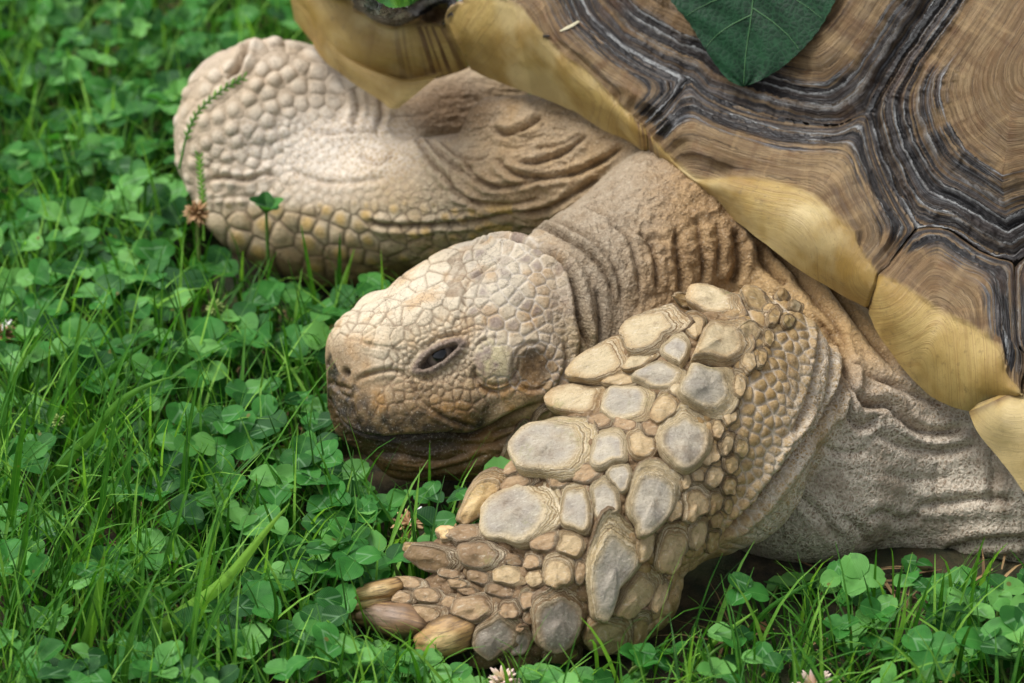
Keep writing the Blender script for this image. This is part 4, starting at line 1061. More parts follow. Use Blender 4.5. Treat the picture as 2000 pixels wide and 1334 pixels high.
def scale_mesh(cx, cy, a, b, ang, pt, kind, hf, seed):
    r_ = random.Random(seed); ns_, nr = 30, 11
    claw = kind in 'CV'
    ph = np.linspace(0, 2 * math.pi, ns_, endpoint=False)
    ex = .80 + .12 * r_.random()
    x = np.sign(np.cos(ph)) * np.abs(np.cos(ph)) ** ex; y = np.sign(np.sin(ph)) * np.abs(np.sin(ph)) ** ex
    y = y * (1 - min(.95, pt * 1.35) * np.clip(x, 0, 1) ** 1.4) * (1 + .12 * pt * np.clip(-x, 0, 1))
    p6 = r_.random() * 6; wob_ = 1 + .035 * np.cos(6 * ph + p6) + .03 * np.cos(5 * ph + 2 * p6) + .035 * np.sin(2 * ph + r_.random() * 6) + .03 * np.sin(3 * ph + r_.random() * 6) + .015 * np.sin(7 * ph + r_.random() * 6)
    x, y = x * wob_ * a, y * wob_ * b
    if not claw:
        # plates press against each other: trim or grow the outline to the middle of the gap
        al_ = math.radians(ang); X0, Y0 = x * math.cos(al_) - y * math.sin(al_), x * math.sin(al_) + y * math.cos(al_)
        tt = np.linspace(.45, 1.30, 30); gx0 = cx + X0[:, None] * tt[None]; gy0 = cy + Y0[:, None] * tt[None]
        lim = np.full(ns_, 1.20)
        for (cx2, cy2, a2, b2, an2) in OUTL:
            if abs(cx2 - cx) + abs(cy2 - cy) < 1 or math.hypot(cx2 - cx, cy2 - cy) > (max(a, b) + max(a2, b2)) * 1.4: continue
            if math.sqrt(a2 * b2) < .66 * math.sqrt(a * b): continue
            c2, s2 = math.cos(math.radians(an2)), math.sin(math.radians(an2))
            ex2 = ((gx0 - cx2) * c2 + (gy0 - cy2) * s2) / a2; ey2 = (-(gx0 - cx2) * s2 + (gy0 - cy2) * c2) / b2
            fj = np.sqrt(ex2 ** 2 + ey2 ** 2); bad = fj < tt[None] * (1.0)
            first = np.where(bad.any(1), tt[np.argmax(bad, 1)], 9); lim = np.minimum(lim, np.maximum(first, .74))
        lim = (np.roll(lim, 1) + 2 * lim + np.roll(lim, -1)) / 4 * 1.02
        x, y = x * lim, y * lim
    # base surface: plane fitted to the leg around the scale
    al = math.radians(ang); ca, sa = math.cos(al), math.sin(al)
    def toP(u, v): return cx + u * ca - v * sa, cy + u * sa + v * ca
    smp = [(0, 0)] + [(.5 * math.cos(k) * a, .5 * math.sin(k) * b) for k in np.arange(0, 6.28, .785)] + [(.95 * math.cos(k) * a, .95 * math.sin(k) * b) for k in np.arange(0, 6.28, .785)]
    hp = []
    for u, v in smp:
        X, Y = toP(u, v); h, n = hit(X, Y)
        if h is not None and h[2] < 330: hp.append((X, Y, h[2]))
    if len(hp) < 3:
        best = None
        for ix in np.flatnonzero(wL > .5)[::40]:
            dd = math.hypot(PX[ix] - cx, PY[ix] - cy)
            if best is None or dd < best[0]: best = (dd, P[ix, 2])
        hp = [(cx, cy, best[1])] * 3
    hp = np.array(hp); hp = hp[hp[:, 2] < np.median(hp[:, 2]) + 70]
    A = np.stack([np.ones(len(hp)), hp[:, 0] - cx, hp[:, 1] - cy], 1)
    co = np.linalg.lstsq(A.T @ A + np.diag([1e-6, 40, 40]), A.T @ hp[:, 2], rcond=None)[0]; g = np.clip(co[1:], -.9, .9); d0 = co[0] - 3
    nrm = np.array([g[0], g[1], -1.0]); nrm /= np.linalg.norm(nrm)
    H = hf * min(a, b) * (.60 if not claw else 1.05) + 2 + .05 * a
    lean = 0.0
    th = np.clip(.76 + .20 * (x / a) * (1 if hf >= .45 else .4) + .03 * np.sin(4 * ph + p6), .5, .95)
    rho = np.array([0, .22, .42, .56, .66, .74, .81, .87, .92, .97, 1.0])
    vs_, rr_, lat, lon = [], [], [], []
    for j, rh in enumerate(rho):
        re = np.where(rh < th, .62 * rh / th, .62 + .38 * (rh - th) / (1 - th))
        pj = np.sqrt(np.clip(1 - (rh * .985) ** 2, 0, 1)) * np.ones(ns_) if claw else .84 * (1 - sstep(.54, 1.04, re) ** .9) + .16 * (1 - re ** 2)
        u = x * rh + lean * (1 - rh ** 2) * (1 if rh < 1 else 1); v = y * rh
        # plate rides towards the tip, leaving the stacked growth layers behind it
        h = H * pj + (H * .45 * np.clip(x / a, 0, 1) ** 2 * (1 - rh ** 4) if not claw else 0)
        if not claw: h = h + (.17 if hf >= .4 else .08) * x * rh * (1 - sstep(.70, 1.0, re))
        if not claw: h = h + (re > .62) * .05 * H * np.sin(re * 62 + 3 * seed)
        h = np.broadcast_to(h, u.shape)
        X, Y = toP(u, v); q = Q(X, Y, d0 + g[0] * (X - cx) + g[1] * (Y - cy)) + nrm * (h - 4.0 * (rh == 1))[:, None]
        q = q + nrm * (2.6 * vnoise(q + seed * 31, 15, 3) + 1.3 * vnoise(q + seed * 31, 6, 4))[:, None]
        vs_.append(q if j else q.mean(0, keepdims=True)); rr_.append(np.full(1, 0.) if j == 0 else (np.full(ns_, rh) if claw else re)); lat.append((y * rh / b) if j else [0]); lon.append((x * rh / a) if j else [0])
    bot = vs_[-1] - nrm * 12; vs_.append(bot); rr_.append(np.ones(ns_)); lat.append(y / b); lon.append(x / a)
    Vv = np.concatenate(vs_); rr_ = np.concatenate(rr_); lat = np.concatenate(lat); lon = np.concatenate(lon)
    F = [[0, 1 + i, 1 + (i + 1) % ns_] for i in range(ns_)]
    for j in range(len(rho) - 1):
        o = 1 + j * ns_
        for i in range(ns_): F.append([o + i, o + ns_ + i, o + ns_ + (i + 1) % ns_, o + (i + 1) % ns_])
    F = [f[::-1] for f in F]; 
    # orientation: outward
    a_, b_, c_ = Vv[F[0][0]], Vv[F[0][1]], Vv[F[0][2]]
    if np.dot(np.cross(q2w(b_[None])[0] - q2w(a_[None])[0], q2w(c_[None])[0] - q2w(a_[None])[0]), q2w((Vv[0] + nrm)[None])[0] - q2w(Vv[0][None])[0]) < 0: F = [f[::-1] for f in F]
    c0, c1 = KC[{'C': 'c', 'V': 'v'}.get(kind, kind)]
    j1, j2 = 1 + .10 * (r_.random() - .5), 1 + .12 * (r_.random() - .5)
    col = c0[None] * j1 + (c1[None] * j2 - c0[None] * j1) * sstep(.42, .64, rr_)[:, None]
    if kind == 'g':
        blot = fbm(Vv + seed * 50, 26, 3, 7); col = col + (lin(146, 138, 128) - col) * (np.clip(.25 + 1.1 * blot, 0, .7) * (1 - sstep(.4, .72, rr_)))[:, None]
    if kind in 'tpCcVo': col = col + (lin(190, 156, 106) - col) * (.4 * sstep(.45, 1, lon))[:, None]
    return Vv, F, col, rr_, lat, lon
OUTL = []
for (z, cx, cy, a, b, ang, pt, kind, hf) in SC:
    if b > a * 1.12: a, b, ang = b, a, (ang if abs(math.sin(math.radians(ang))) > .5 else ang + 90)
    OUTL.append((cx / z[0] + z[1], cy / z[0] + z[2], a / z[0], b / z[0], ang))
for i, (z, cx, cy, a, b, ang, pt, kind, hf) in enumerate(SC):
    f_, ox, oy = z
    if b > a * 1.12: a, b, ang = b, a, (ang if abs(math.sin(math.radians(ang))) > .5 else ang + 90)   # long axis follows the tip
    k_ = 1.15 if kind in 'CV' else 1.0
    Vv, F, col, rr_, lat, lon = scale_mesh(cx / f_ + ox, cy / f_ + oy, a / f_ * k_, b / f_ * k_, ang, pt, kind, hf, 100 + i)
    nm_ = 'claw' if kind in 'CV' else 'scale'
    me = new_mesh(nm_, q2w(Vv), F); vcol(me, 'Col', col); vflt(me, 'rr', rr_); vflt(me, 'lat', lat); vflt(me, 'lon', lon); vflt(me, 'seed', np.full(len(rr_), i * 3.7))
    child(nm_, me, CLAW if kind in 'CV' else HORN, body)
print('scales', time.time() - T0)
# ------------------------------------------------------------------ lawn
def leafmat(name, base, dark_, light, rough=.45, trans=.35, chev=True):
    t = NT(name)
    uv = t.attr('uvw').outputs['Vector']; lc = t.attr('lc').outputs['Fac']
    oi = t.n('ShaderNodeObjectInfo').outputs['Random']
    pos = t.n('ShaderNodeNewGeometry').outputs['Position']
    sx = t.n('ShaderNodeSeparateXYZ', {0: uv}); u, v = sx.outputs[0], sx.outputs[1]
    var = t.math('FRACT', t.math('ADD', lc, oi))
    c = t.mix(t.ramp(var, .0, .55), dark_, base); c = t.mix(t.ramp(var, .55, 1.0), c, light)
    nz = t.noise(pos, 160, 4, .6); c = t.mix(t.ramp(nz, .5, .75, 0, .45), c, t.mix(.5, c, light)); c = t.mix(t.ramp(nz, .5, .3, 0, .4), c, dark_)
    av = t.math('ABSOLUTE', v)
    # side veins and, on clover, the pale chevron
    vein = t.math('SINE', t.math('MULTIPLY', t.math('SUBTRACT', u, t.math('MULTIPLY', av, .55)), 75.0))
    mid = t.ramp(av, .0, .05, 1, 0)
    c = t.mix(t.math('MULTIPLY', t.ramp(vein, .6, 1), .22), c, light); c = t.mix(t.math('MULTIPLY', mid, .45), c, light)
    if chev:
        d = t.math('ABSOLUTE', t.math('SUBTRACT', t.math('ADD', u, t.math('MULTIPLY', av, .9)), .62))
        has = t.ramp(t.math('FRACT', t.math('MULTIPLY', var, 7.3)), .45, .6)
        c = t.mix(t.math('MULTIPLY', t.math('MULTIPLY', t.ramp(d, .02, .12, 1, 0), has), .38), c, lin(156, 196, 152))
    sp = t.n('ShaderNodeTexVoronoi', {'Vector': pos, 'Scale': 130.0}); spot = t.ramp(sp.outputs['Distance'], .10, .16, 1, 0)
    c = t.mix(t.math('MULTIPLY', spot, t.ramp(t.n('ShaderNodeSeparateColor', {0: sp.outputs['Color']}).outputs[0], .80, .86)), c, lin(120, 118, 60))
    nb = t.bump(t.math('ADD', t.math('MULTIPLY', vein, .3), t.noise(pos, 500, 3)), .25, .0006)
    t.out(c, rough, nb, .22)
    tr = t.n('ShaderNodeBsdfTranslucent'); t.t.links.new(t.mix(1.0, c, (1.25, 1.35, .6), 'MULTIPLY'), tr.inputs['Color'])
    mx = t.n('ShaderNodeMixShader', {0: trans}); t.t.links.new(t.b.outputs[0], mx.inputs[1]); t.t.links.new(tr.outputs[0], mx.inputs[2])
    t.t.links.new(mx.outputs[0], t.t.nodes['Material Output'].inputs['Surface'])
    return t.m
CLOVER = leafmat('clover_leaf', lin(60, 130, 50), lin(20, 72, 28), lin(122, 182, 94), .5)
GRASS = leafmat('grass_blade', lin(62, 122, 36), lin(30, 80, 26), lin(146, 198, 82), .45, .35, False)
STEM = leafmat('clover_stem', lin(96, 140, 62), lin(70, 110, 50), lin(140, 160, 90), .5, .2, False)

t = NT('soil'); pos = t.n('ShaderNodeTexCoord').outputs['Object']
c = t.mix(t.ramp(t.noise(pos, 60, 5, .7), .35, .65), lin(38, 34, 20), lin(84, 70, 46)); c = t.mix(t.ramp(t.noise(pos, 14, 3), .45, .6, 0, .6), c, lin(36, 56, 22))
SOIL = t.out(c, .95, t.bump(t.noise(pos, 180, 6, .7), 1.0, .004))
gv, gf = [], []
nx = 90
gx = np.concatenate([[-60, -20, -6, -2], np.linspace(-.9, .9, nx), [2, 6, 20, 60]]); gy = np.concatenate([[-60, -20, -6, -2], np.linspace(-.8, 1.6, nx), [3, 6, 20, 60]])
GX, GY = np.meshgrid(gx, gy, indexing='ij')
p3 = np.stack([GX.ravel(), GY.ravel(), GX.ravel() * 0], -1)
gz = .004 * fbm(p3.astype(np.float32), .06, 3, 90) * (np.abs(GX.ravel()) < 2) * (np.abs(GY.ravel()) < 2.5)
link('ground', new_mesh('ground', np.stack([GX.ravel(), GY.ravel(), gz - .002], -1), grid_faces(len(gx), len(gy))), SOIL, kind='structure')

# where the animal stands, and what of the picture it covers
wb_ = q2w(PB)
OC0, OCS = np.array([-.35, -.25]), .004
occ = np.zeros((260, 260), bool)
low = wb_[wb_[:, 2] < .03]; oi_ = ((low[:, :2] - OC0) / OCS).astype(int); oi_ = oi_[((oi_ >= 0) & (oi_ < 260)).all(1)]; occ[oi_[:, 0], oi_[:, 1]] = True
from itertools import product
occ = occ | np.roll(occ, 1, 0) | np.roll(occ, -1, 0) | np.roll(occ, 1, 1) | np.roll(occ, -1, 1)
for row in occ:                                      # fill the inside of each foot
    k = np.flatnonzero(row)
    if len(k) > 1:
        for a, b in zip(k[:-1], k[1:]):
            if b - a < 7: row[a:b] = True
ZB = np.full((240, 160), 9e9)
bxx, byy = q2px(PB); bi = np.stack([(bxx + 200) // 10, (byy + 100) // 10], 1).astype(int); okb = ((bi >= 0) & (bi < (240, 160))).all(1)
np.minimum.at(ZB, (bi[okb, 0], bi[okb, 1]), PB[okb, 2])
for ob_ in list(body.children) + list(car.children):
    n_ = len(ob_.data.vertices); c_ = np.empty(n_ * 3, np.float32); ob_.data.vertices.foreach_get('co', c_); q_ = w2q(c_.reshape(-1, 3)); x_, y_ = q2px(q_)
    k_ = np.stack([(x_ + 200) // 10, (y_ + 100) // 10], 1).astype(int); o_ = ((k_ >= 0) & (k_ < (240, 160))).all(1); np.minimum.at(ZB, (k_[o_, 0], k_[o_, 1]), q_[o_, 2])
def occupied(xy):
    k = ((np.asarray(xy) - OC0) / OCS).astype(int); ok = ((k >= 0) & (k < 260)).all(1); o = np.zeros(len(k), bool); o[ok] = occ[k[ok, 0], k[ok, 1]]; return o
def veils(w):
    """True where a world point stands in front of the animal in this view, deeper than the edge of its outline"""
    q = w2q(w); x, y = q2px(q); i = ((x + 200) // 10).astype(int); j = ((y + 100) // 10).astype(int)
    ok = (i >= 0) & (i < 240) & (j >= 0) & (j < 160); o = np.zeros(len(q), bool); o[ok] = q[ok, 2] < ZB[i[ok], j[ok]] - 4; o[ok] &= ZB[i[ok], j[ok]] < 8e9; return o
def lawn_points(n, mind=0):
    """even scatter over the ground in view and a margin round it"""
    out = []
    while len(out) < n:
        px = rng.uniform(-320, 2320, n); py = rng.uniform(-330, 1560, n); w = ground_at(px, py)
        # even in world space: weight by the picture's foreshortening
        keep = rng.random(n) < ((1.6 + (667 - py) * S * 1.7) / 2.8) ** 3 * 1.0
        out += list(w[keep][:, :2])
    return np.array(out[:n])

def leaflet_mesh(nu, nv, seed, fold=.25, cup=.12, notch=.05):
    """one clover leaflet along +x, unit length, in its own frame"""
    r_ = random.Random(seed)
    u = np.linspace(0, 1, nu); v = np.linspace(-1, 1, nv)
    Uu, Vv = np.meshgrid(u, v, indexing='ij')
    w = .50 * np.sin(math.pi * Uu ** .86) ** .52 * (1 + .08 * Uu); w[0] = .02; w[-1] = .10
    ser = 1 + .02 * np.sin(Uu * 40 + seed)
    X = Uu * (1 - notch * np.cos(Vv * math.pi / 2) * (Uu > .9)) + .06 * (1 - np.abs(Vv)) * 0; Y = w * Vv * ser
    Z = fold * np.abs(Y) + cup * (Uu - Uu ** 2) * (-1 if r_.random() < .4 else 1) * 1.4 - .10 * Uu ** 2 * r_.uniform(-.4, 1) + .02 * np.sin(9 * Uu + seed) * np.abs(Vv)
    return np.stack([X, Y, Z], -1).reshape(-1, 3), grid_faces(nu, nv), np.stack([Uu, Vv * w * 2, Uu * 0], -1).reshape(-1, 3)
def rot_xyz(yaw, pitch, roll):
    cy_, sy_ = np.cos(yaw), np.sin(yaw); cp, sp_ = np.cos(pitch), np.sin(pitch); cr, sr = np.cos(roll), np.sin(roll)
    z0 = np.zeros_like(yaw); o1 = np.ones_like(yaw)
    Rz = np.stack([cy_, -sy_, z0, sy_, cy_, z0, z0, z0, o1], -1).reshape(-1, 3, 3)
    Ry = np.stack([cp, z0, sp_, z0, o1, z0, -sp_, z0, cp], -1).reshape(-1, 3, 3)
    Rx = np.stack([o1, z0, z0, z0, cr, -sr, z0, sr, cr], -1).reshape(-1, 3, 3)
    return Rz @ Ry @ Rx
def stamp(tmplV, tmplF, tmplU, Rm, sc, loc, lc):
    n, m = len(loc), len(tmplV)
    Vv = np.einsum('nij,mj->nmi', Rm, tmplV) * sc[:, None, None] + loc[:, None]
    Ff = (tmplF[None] + (np.arange(n) * m)[:, None, None]).reshape(-1, tmplF.shape[1])
    return Vv.reshape(-1, 3), Ff, np.tile(tmplU, (n, 1)), np.repeat(lc, m)
def join(parts):
    o = 0; VV, FFs, UU, LL = [], [], [], []
    for v, f, u, l in parts: VV.append(v); FFs.append(f + o); UU.append(u); LL.append(l); o += len(v)
    return np.concatenate(VV), np.concatenate(FFs), np.concatenate(UU), np.concatenate(LL)
def tubes(A, B, r, lc, bend, seg=4, sides=4):
    """bent thin stems from A to B"""
    n = len(A); t_ = np.linspace(0, 1, seg + 1)
    Pm = A[:, None] * (1 - t_)[None, :, None] + B[:, None] * t_[None, :, None] + bend[:, None] * (t_ * (1 - t_))[None, :, None] * 1.0
    an = np.arange(sides) / sides * 2 * math.pi
    ring_ = np.stack([np.cos(an), np.sin(an), an * 0], -1)
    Vv = Pm[:, :, None] + ring_[None, None] * r[:, None, None, None]
    m = (seg + 1) * sides; f = []
    for i in range(seg):
        for j in range(sides): f.append([i * sides + j, i * sides + (j + 1) % sides, (i + 1) * sides + (j + 1) % sides, (i + 1) * sides + j])
    f = np.array(f); Ff = (f[None] + (np.arange(n) * m)[:, None, None]).reshape(-1, 4)
    return Vv.reshape(-1, 3), Ff, np.tile(np.stack([np.repeat(t_, sides), np.tile(.5, m), np.zeros(m)], -1), (n, 1)), np.repeat(lc, m)
def save(name, parts, mat, parent=None, **props):
    v, f, u, l = join(parts); me = new_mesh(name, v, f); vvec(me, 'uvw', u); vflt(me, 'lc', l)
    return link(name, me, mat, parent, **props)

# clover plants: candidates over the whole lawn
NC = 4100
xy = lawn_points(NC); patch = fbm(np.concatenate([xy, xy[:, :1] * 0], 1).astype(np.float32), .09, 3, 95)
cqx, cqy = q2px(w2q(np.concatenate([xy, np.full((len(xy), 1), .02)], 1))); grassy = sstep(480, 340, cqx) * sstep(720, 820, cqy)
keep = (~occupied(xy)) & (rng.random(NC) < (1 - .2 * grassy) * np.clip(.72 + 1.5 * patch, .22, 1)); xy = xy[keep]
n = len(xy)
hgt = rng.uniform(.010, .034, n) * (1 + .3 * patch[keep]); size = rng.uniform(.0075, .0130, n)
lean_ = rng.normal(0, .007, (n, 2))
top_ = np.concatenate([xy + lean_, hgt[:, None]], 1)
for it in range(4):                                    # trampled low where they would stand before the animal
    vl = veils(top_ + np.array([0, 0, .007])) | veils(top_ + .008 * R_) | veils(top_ - .008 * R_); hgt = np.where(vl, hgt * .6, hgt); top_[:, 2] = hgt
vl = veils(top_ + np.array([0, 0, .006])) | veils(top_ + .007 * R_) | veils(top_ - .007 * R_); tqx, _tq = q2px(w2q(top_)); drop = vl & (rng.random(n) < np.where(tqx > 1400, .62, .96))
kp = ~drop & ~occupied(top_[:, :2]); xy, hgt, size, top_ = xy[kp], hgt[kp], size[kp], top_[kp]
# clover plants set where the photograph shows its clearest ones: centre of the leaf, leaflet length in photo pixels, yaw, note
HERO = [(823,1294,52,20),(668,1180,60,60),(1272,1290,60,10),(1240,1285,50,200),(185,725,85,160),(408,850,75,40),(355,835,70,100),(565,905,64,15),(170,1130,70,0),(205,1110,64,95),(310,1080,80,20),(650,985,60,80),
        (480,770,52,30),(392,655,66,100),(330,600,64,20),(95,690,70,10),(70,640,60,120),(570,665,56,60),(655,600,60,30),(730,560,50,110),(228,520,56,15),(330,400,80,160),(480,440,66,5),(300,500,62,50),(420,520,60,80),
        (140,420,66,30),(60,440,58,70),(640,1030,58,45),(560,1130,66,30),(500,1180,66,85),(620,1120,60,20),(580,1230,58,60),(650,1260,64,10),(480,1260,66,40),(420,1190,56,70),(690,1290,58,100),(560,1310,62,20),(750,1310,56,50),
        (1680,1130,62,0),(1640,1125,52,90),(1850,1165,58,30),(1900,1180,56,70),(1960,1150,54,10),(1720,1195,50,50),(1780,1140,50,100),(1980,1200,52,40),(1640,1230,48,20),(1760,1280,56,70),(1900,1280,52,0),(1560,1290,50,40),(1830,1310,54,90),
        (880,1330,60,30),(1060,1320,58,75),(1160,1330,56,20),(20,560,60,40),(220,80,60,30),(330,110,56,80),(60,150,56,10),(200,190,58,50),(290,180,60,100),(120,240,54,20),(210,280,52,70),(40,330,56,40),(250,340,56,0),(150,330,50,80),
        (700,60,56,20),(560,40,56,60),(460,40,56,10),(820,1080,52,50),(850,1030,60,20),(700,960,50,70),(760,990,50,20),(840,970,46,80),(520,760,46,20),(470,620,50,70),(300,770,50,30),(250,680,48,60),(620,830,46,20),(590,780,44,80),(110,850,60,20),(60,900,60,70),(240,960,54,10),(330,930,50,60),(440,960,54,30),(360,1010,56,90),(20,1010,56,30),(90,1040,56,60)]
hero = []
PLANTS = []
for (x, y, L_, yaw) in HERO:
    h_ = rng.uniform(.020, .032) if y < 1240 or x < 700 else rng.uniform(.012, .018)
    w = ground_at(np.array([x]), np.array([y]), h_)[0]; kk = (DP + w2q(w[None])[0, 2]) / DP
    if occupied(w[None, :2])[0]: continue
    hero.append((w, L_ * .86 * S * kk, math.radians(yaw)))
hw = np.array([h[0] for h in hero]); keepclear = ground_at(np.array([800, 806, 420, 113, 276, 428, 790]), np.array([1022, 1060, 602, 822, 912, 805, 1090]), .02)
# nearest and largest scatter plants become individuals as well
q = w2q(top_); tx, ty = q2px(q)
infr = (tx > 5) & (tx < 1995) & (ty > 5) & (ty < 1328) & ~((tx > 690) & (ty < 30))
bi = np.stack([np.clip((tx + 200) // 10, 0, 239), np.clip((ty + 100) // 10, 0, 159)], 1).astype(int)
infr &= ~(ZB[bi[:, 0], bi[:, 1]] < q[:, 2])
dh = np.sqrt(((top_[:, None, :2] - hw[None, :, :2]) ** 2).sum(-1)).min(1)
dk_ = np.sqrt(((top_[:, None, :2] - keepclear[None, :, :2]) ** 2).sum(-1)).min(1); far_ = dk_ > .013
xy, hgt, size, top_, q, tx, ty, dh, infr, bi = (a_[far_] for a_ in (xy, hgt, size, top_, q, tx, ty, dh, infr, bi))
infr &= dh > .010
score = np.where(infr, size / (DP + q[:, 2]) * (.5 + top_[:, 2] / .03), -1)
order = np.argsort(-score); NI = 300 - len(hero)
ind = order[:NI]; rest = np.ones(len(xy), bool); rest[ind] = False; rest &= ~((dh < .012) & (top_[:, 2] > .018))

# the mass of smaller clover
LM = [leaflet_mesh(5, 5, s, f_, c_) for s, f_, c_ in ((1, .25, .12), (2, .40, .08), (3, .12, .18), (4, .32, .0))]
def plant_frames(m):
    yaw = rng.uniform(0, 2 * math.pi, m); til = rng.normal(0, .28, (m, 2)); return yaw, til
ri = np.flatnonzero(rest); m = len(ri); yaw, til = plant_frames(m); parts = []
lcp = rng.random(m)
for k in range(3):
    for vi in range(4):
        s_ = np.flatnonzero((np.arange(m) + k) % 4 == vi)
        yk = yaw[s_] + k * 2.094 + rng.normal(0, .14, len(s_)); pit = rng.normal(-.10, .24, len(s_))
        Rm = rot_xyz(yk, pit, rng.normal(0, .22, len(s_))); T_ = rot_xyz(yk * 0, til[s_, 0], til[s_, 1])
        parts.append(stamp(*LM[vi], T_ @ Rm, size[ri][s_] * rng.uniform(.85, 1.12, len(s_)), top_[ri][s_], np.clip(lcp[s_] * .9 + rng.normal(0, .05, len(s_)), 0, .99)))
save('clover_cover', parts, CLOVER, kind='stuff', label='mass of small three-leaved clover covering the lawn', category='clover')
A_ = np.concatenate([xy[ri], np.zeros((m, 1)) - .002], 1)
save('clover_stalks', [tubes(A_, top_[ri], rng.uniform(.0005, .0008, m), rng.random(m), rng.normal(0, .012, (m, 3)) * np.array([1, 1, .3]), 3, 3)], STEM, kind='stuff', label='thin pale stalks of the clover cover', category='clover')

# individual clover plants
HM = []
for s in range(8):
    v, f, u = leaflet_mesh(9, 9, 20 + s, [.18, .3, .42, .1, .25, .35, .15, .5][s], [.1, .05, .16, .2, .0, .12, .24, .06][s])
    HM.append((v, f, u))
LEAF_ME = []
for s, (v, f, u) in enumerate(HM):
    me = new_mesh('leaflet', v, f); vvec(me, 'uvw', u); vflt(me, 'lc', np.zeros(len(v))); me.materials.append(CLOVER); LEAF_ME.append(me)
def stem_mesh(name, pts, r0, r1, sides=5):
    p = np.asarray(pts, float); n_ = len(p); an = np.arange(sides) / sides * 2 * math.pi
    tg = np.gradient(p, axis=0); tg /= np.linalg.norm(tg, axis=1, keepdims=True) + 1e-12
    a = np.cross(tg, [0.3, .2, 1.0]); a /= np.linalg.norm(a, axis=1, keepdims=True) + 1e-12; b = np.cross(tg, a)
    r = np.linspace(r0, r1, n_)
    Vv = p[:, None] + (np.cos(an)[None, :, None] * a[:, None] + np.sin(an)[None, :, None] * b[:, None]) * r[:, None, None]
    i = np.arange(n_ * sides).reshape(n_, sides); f = np.stack([i[:-1], np.roll(i, -1, 1)[:-1], np.roll(i, -1, 1)[1:], i[1:]], -1).reshape(-1, 4)
    me = new_mesh(name, Vv.reshape(-1, 3), f); vvec(me, 'uvw', np.stack([np.repeat(np.linspace(0, 1, n_), sides), np.full(n_ * sides, .5), np.zeros(n_ * sides)], -1)); vflt(me, 'lc', np.full(n_ * sides, rnd.random())); return me
def euler_of(Rm): return Matrix(Rm.tolist()).to_4x4()
def clover_plant(top, L_, yaw, lab, base=None, tilt=(0, 0), group='three-leaved clover plants in the lawn', pitch=None):
    if base is None: base = np.array([top[0] + rnd.gauss(0, .006), top[1] + rnd.gauss(.004, .006), -.002])
    root = link('clover_plant', None, label=lab, category='clover', group=group); root.location = base
    Ti = Matrix.Translation(Vector(base)).inverted()
    v = np.asarray(top) - base; bend = np.array([rnd.gauss(0, .004), rnd.gauss(0, .004), 0])
    t_ = np.linspace(0, 1, 7)[:, None]
    sm = stem_mesh('stem', v * t_ + bend * 4 * t_ * (1 - t_), .0009, .0007); so = link('stem', sm, STEM); so.parent = root
    Tt = rot_xyz(np.array([0.0]), np.array([tilt[0]]), np.array([tilt[1]]))[0]
    for k in range(3):
        y_ = yaw + k * 2.094 + rnd.gauss(0, .12)
        Rm = Tt @ rot_xyz(np.array([y_]), np.array([rnd.gauss(-.12, .18) if pitch is None else pitch]), np.array([rnd.gauss(0, .16)]))[0]
        lo = link('leaflet', rnd.choice(LEAF_ME)); lo.parent = root
        lo.matrix_basis = Matrix.Translation(Vector(v)) @ euler_of(Rm) @ Matrix.Scale(L_ * rnd.uniform(.88, 1.1), 4)
    return root
def near_what(x, y, size_px=None, h=None):
    if x > 600 and y < 200: z = 'above the front rim of the shell'
    elif x > 1800 and y > 1080: z = 'at the right edge below the shell'
    elif x > 1560 and y > 1080: z = 'in the shade below the belly skin'
    elif x > 1250 and y > 1080: z = 'just right of the near foot'
    elif x > 780 and y > 1180: z = 'at the bottom under the near foot'
    elif x > 560 and y > 1000: z = 'left of the claws of the near foot'
    elif x > 300 and y > 1160: z = 'beside the longest bright grass blade'
    elif x < 300 and y > 1160: z = 'at the bottom left among tall grass'
    elif x > 560 and y > 900: z = 'under the chin of the tortoise'
    elif x > 330 and y > 900: z = 'in mid lawn level with the chin'
    elif y > 900: z = 'at the left among tall blades'
    elif x > 420 and y > 700: z = 'before the nose and mouth'
    elif y > 700: z = 'around the broad grey-green grass blade'
    elif x > 500 and y > 520: z = 'between the head and far foreleg'
    elif x > 330 and y > 400: z = 'at the lower edge of the far foot'
    elif y > 520: z = 'at the left level with the eye'
    elif y > 300: z = 'left of the far foot, lower half'
    elif x > 330: z = 'behind the top of the far foot'
    elif y > 130: z = 'blurred left of the far foot'
    else: z = 'blurred along the top left edge'
    a = ('large' if size_px > 58 else 'small' if size_px < 50 else 'middling') if size_px else 'broad'
    b = ('raised' if h > .024 else 'low') if h else 'clear'
    return f'{a} {b} three-leaved clover {z}'
special = {0: 'bright clover with round leaves touching the rounded pale claw of the near foot', 1: 'light green clover reaching over the tips of the long claws', 2: 'flat clover with three full leaves just right of the near foot', 21: 'large pale clover reaching over the lower left edge of the far foot'}
lab_grp = {}
for i, (w, L_, yw) in enumerate(hero):
    qx, qy = q2px(w2q(w[None])); lab = near_what(qx[0], qy[0], L_ / S, w[2])
    lab = special.get(i, lab)
    PLANTS.append((float(qx[0]), clover_plant(w, L_, yw, lab, tilt=(rnd.gauss(0, .12), rnd.gauss(.22, .15)), group=lab)))
for i in ind:
    if score[i] < 0: continue
    lab = near_what(tx[i], ty[i], size[i] * 1.05 / S, top_[i, 2])
    PLANTS.append((float(tx[i]), clover_plant(top_[i], size[i] * 1.05, rnd.uniform(0, 6.28), lab, base=np.array([*xy[i], -.002]), tilt=(rnd.gauss(0, .2), rnd.gauss(.1, .22)), group=lab)))
from collections import defaultdict
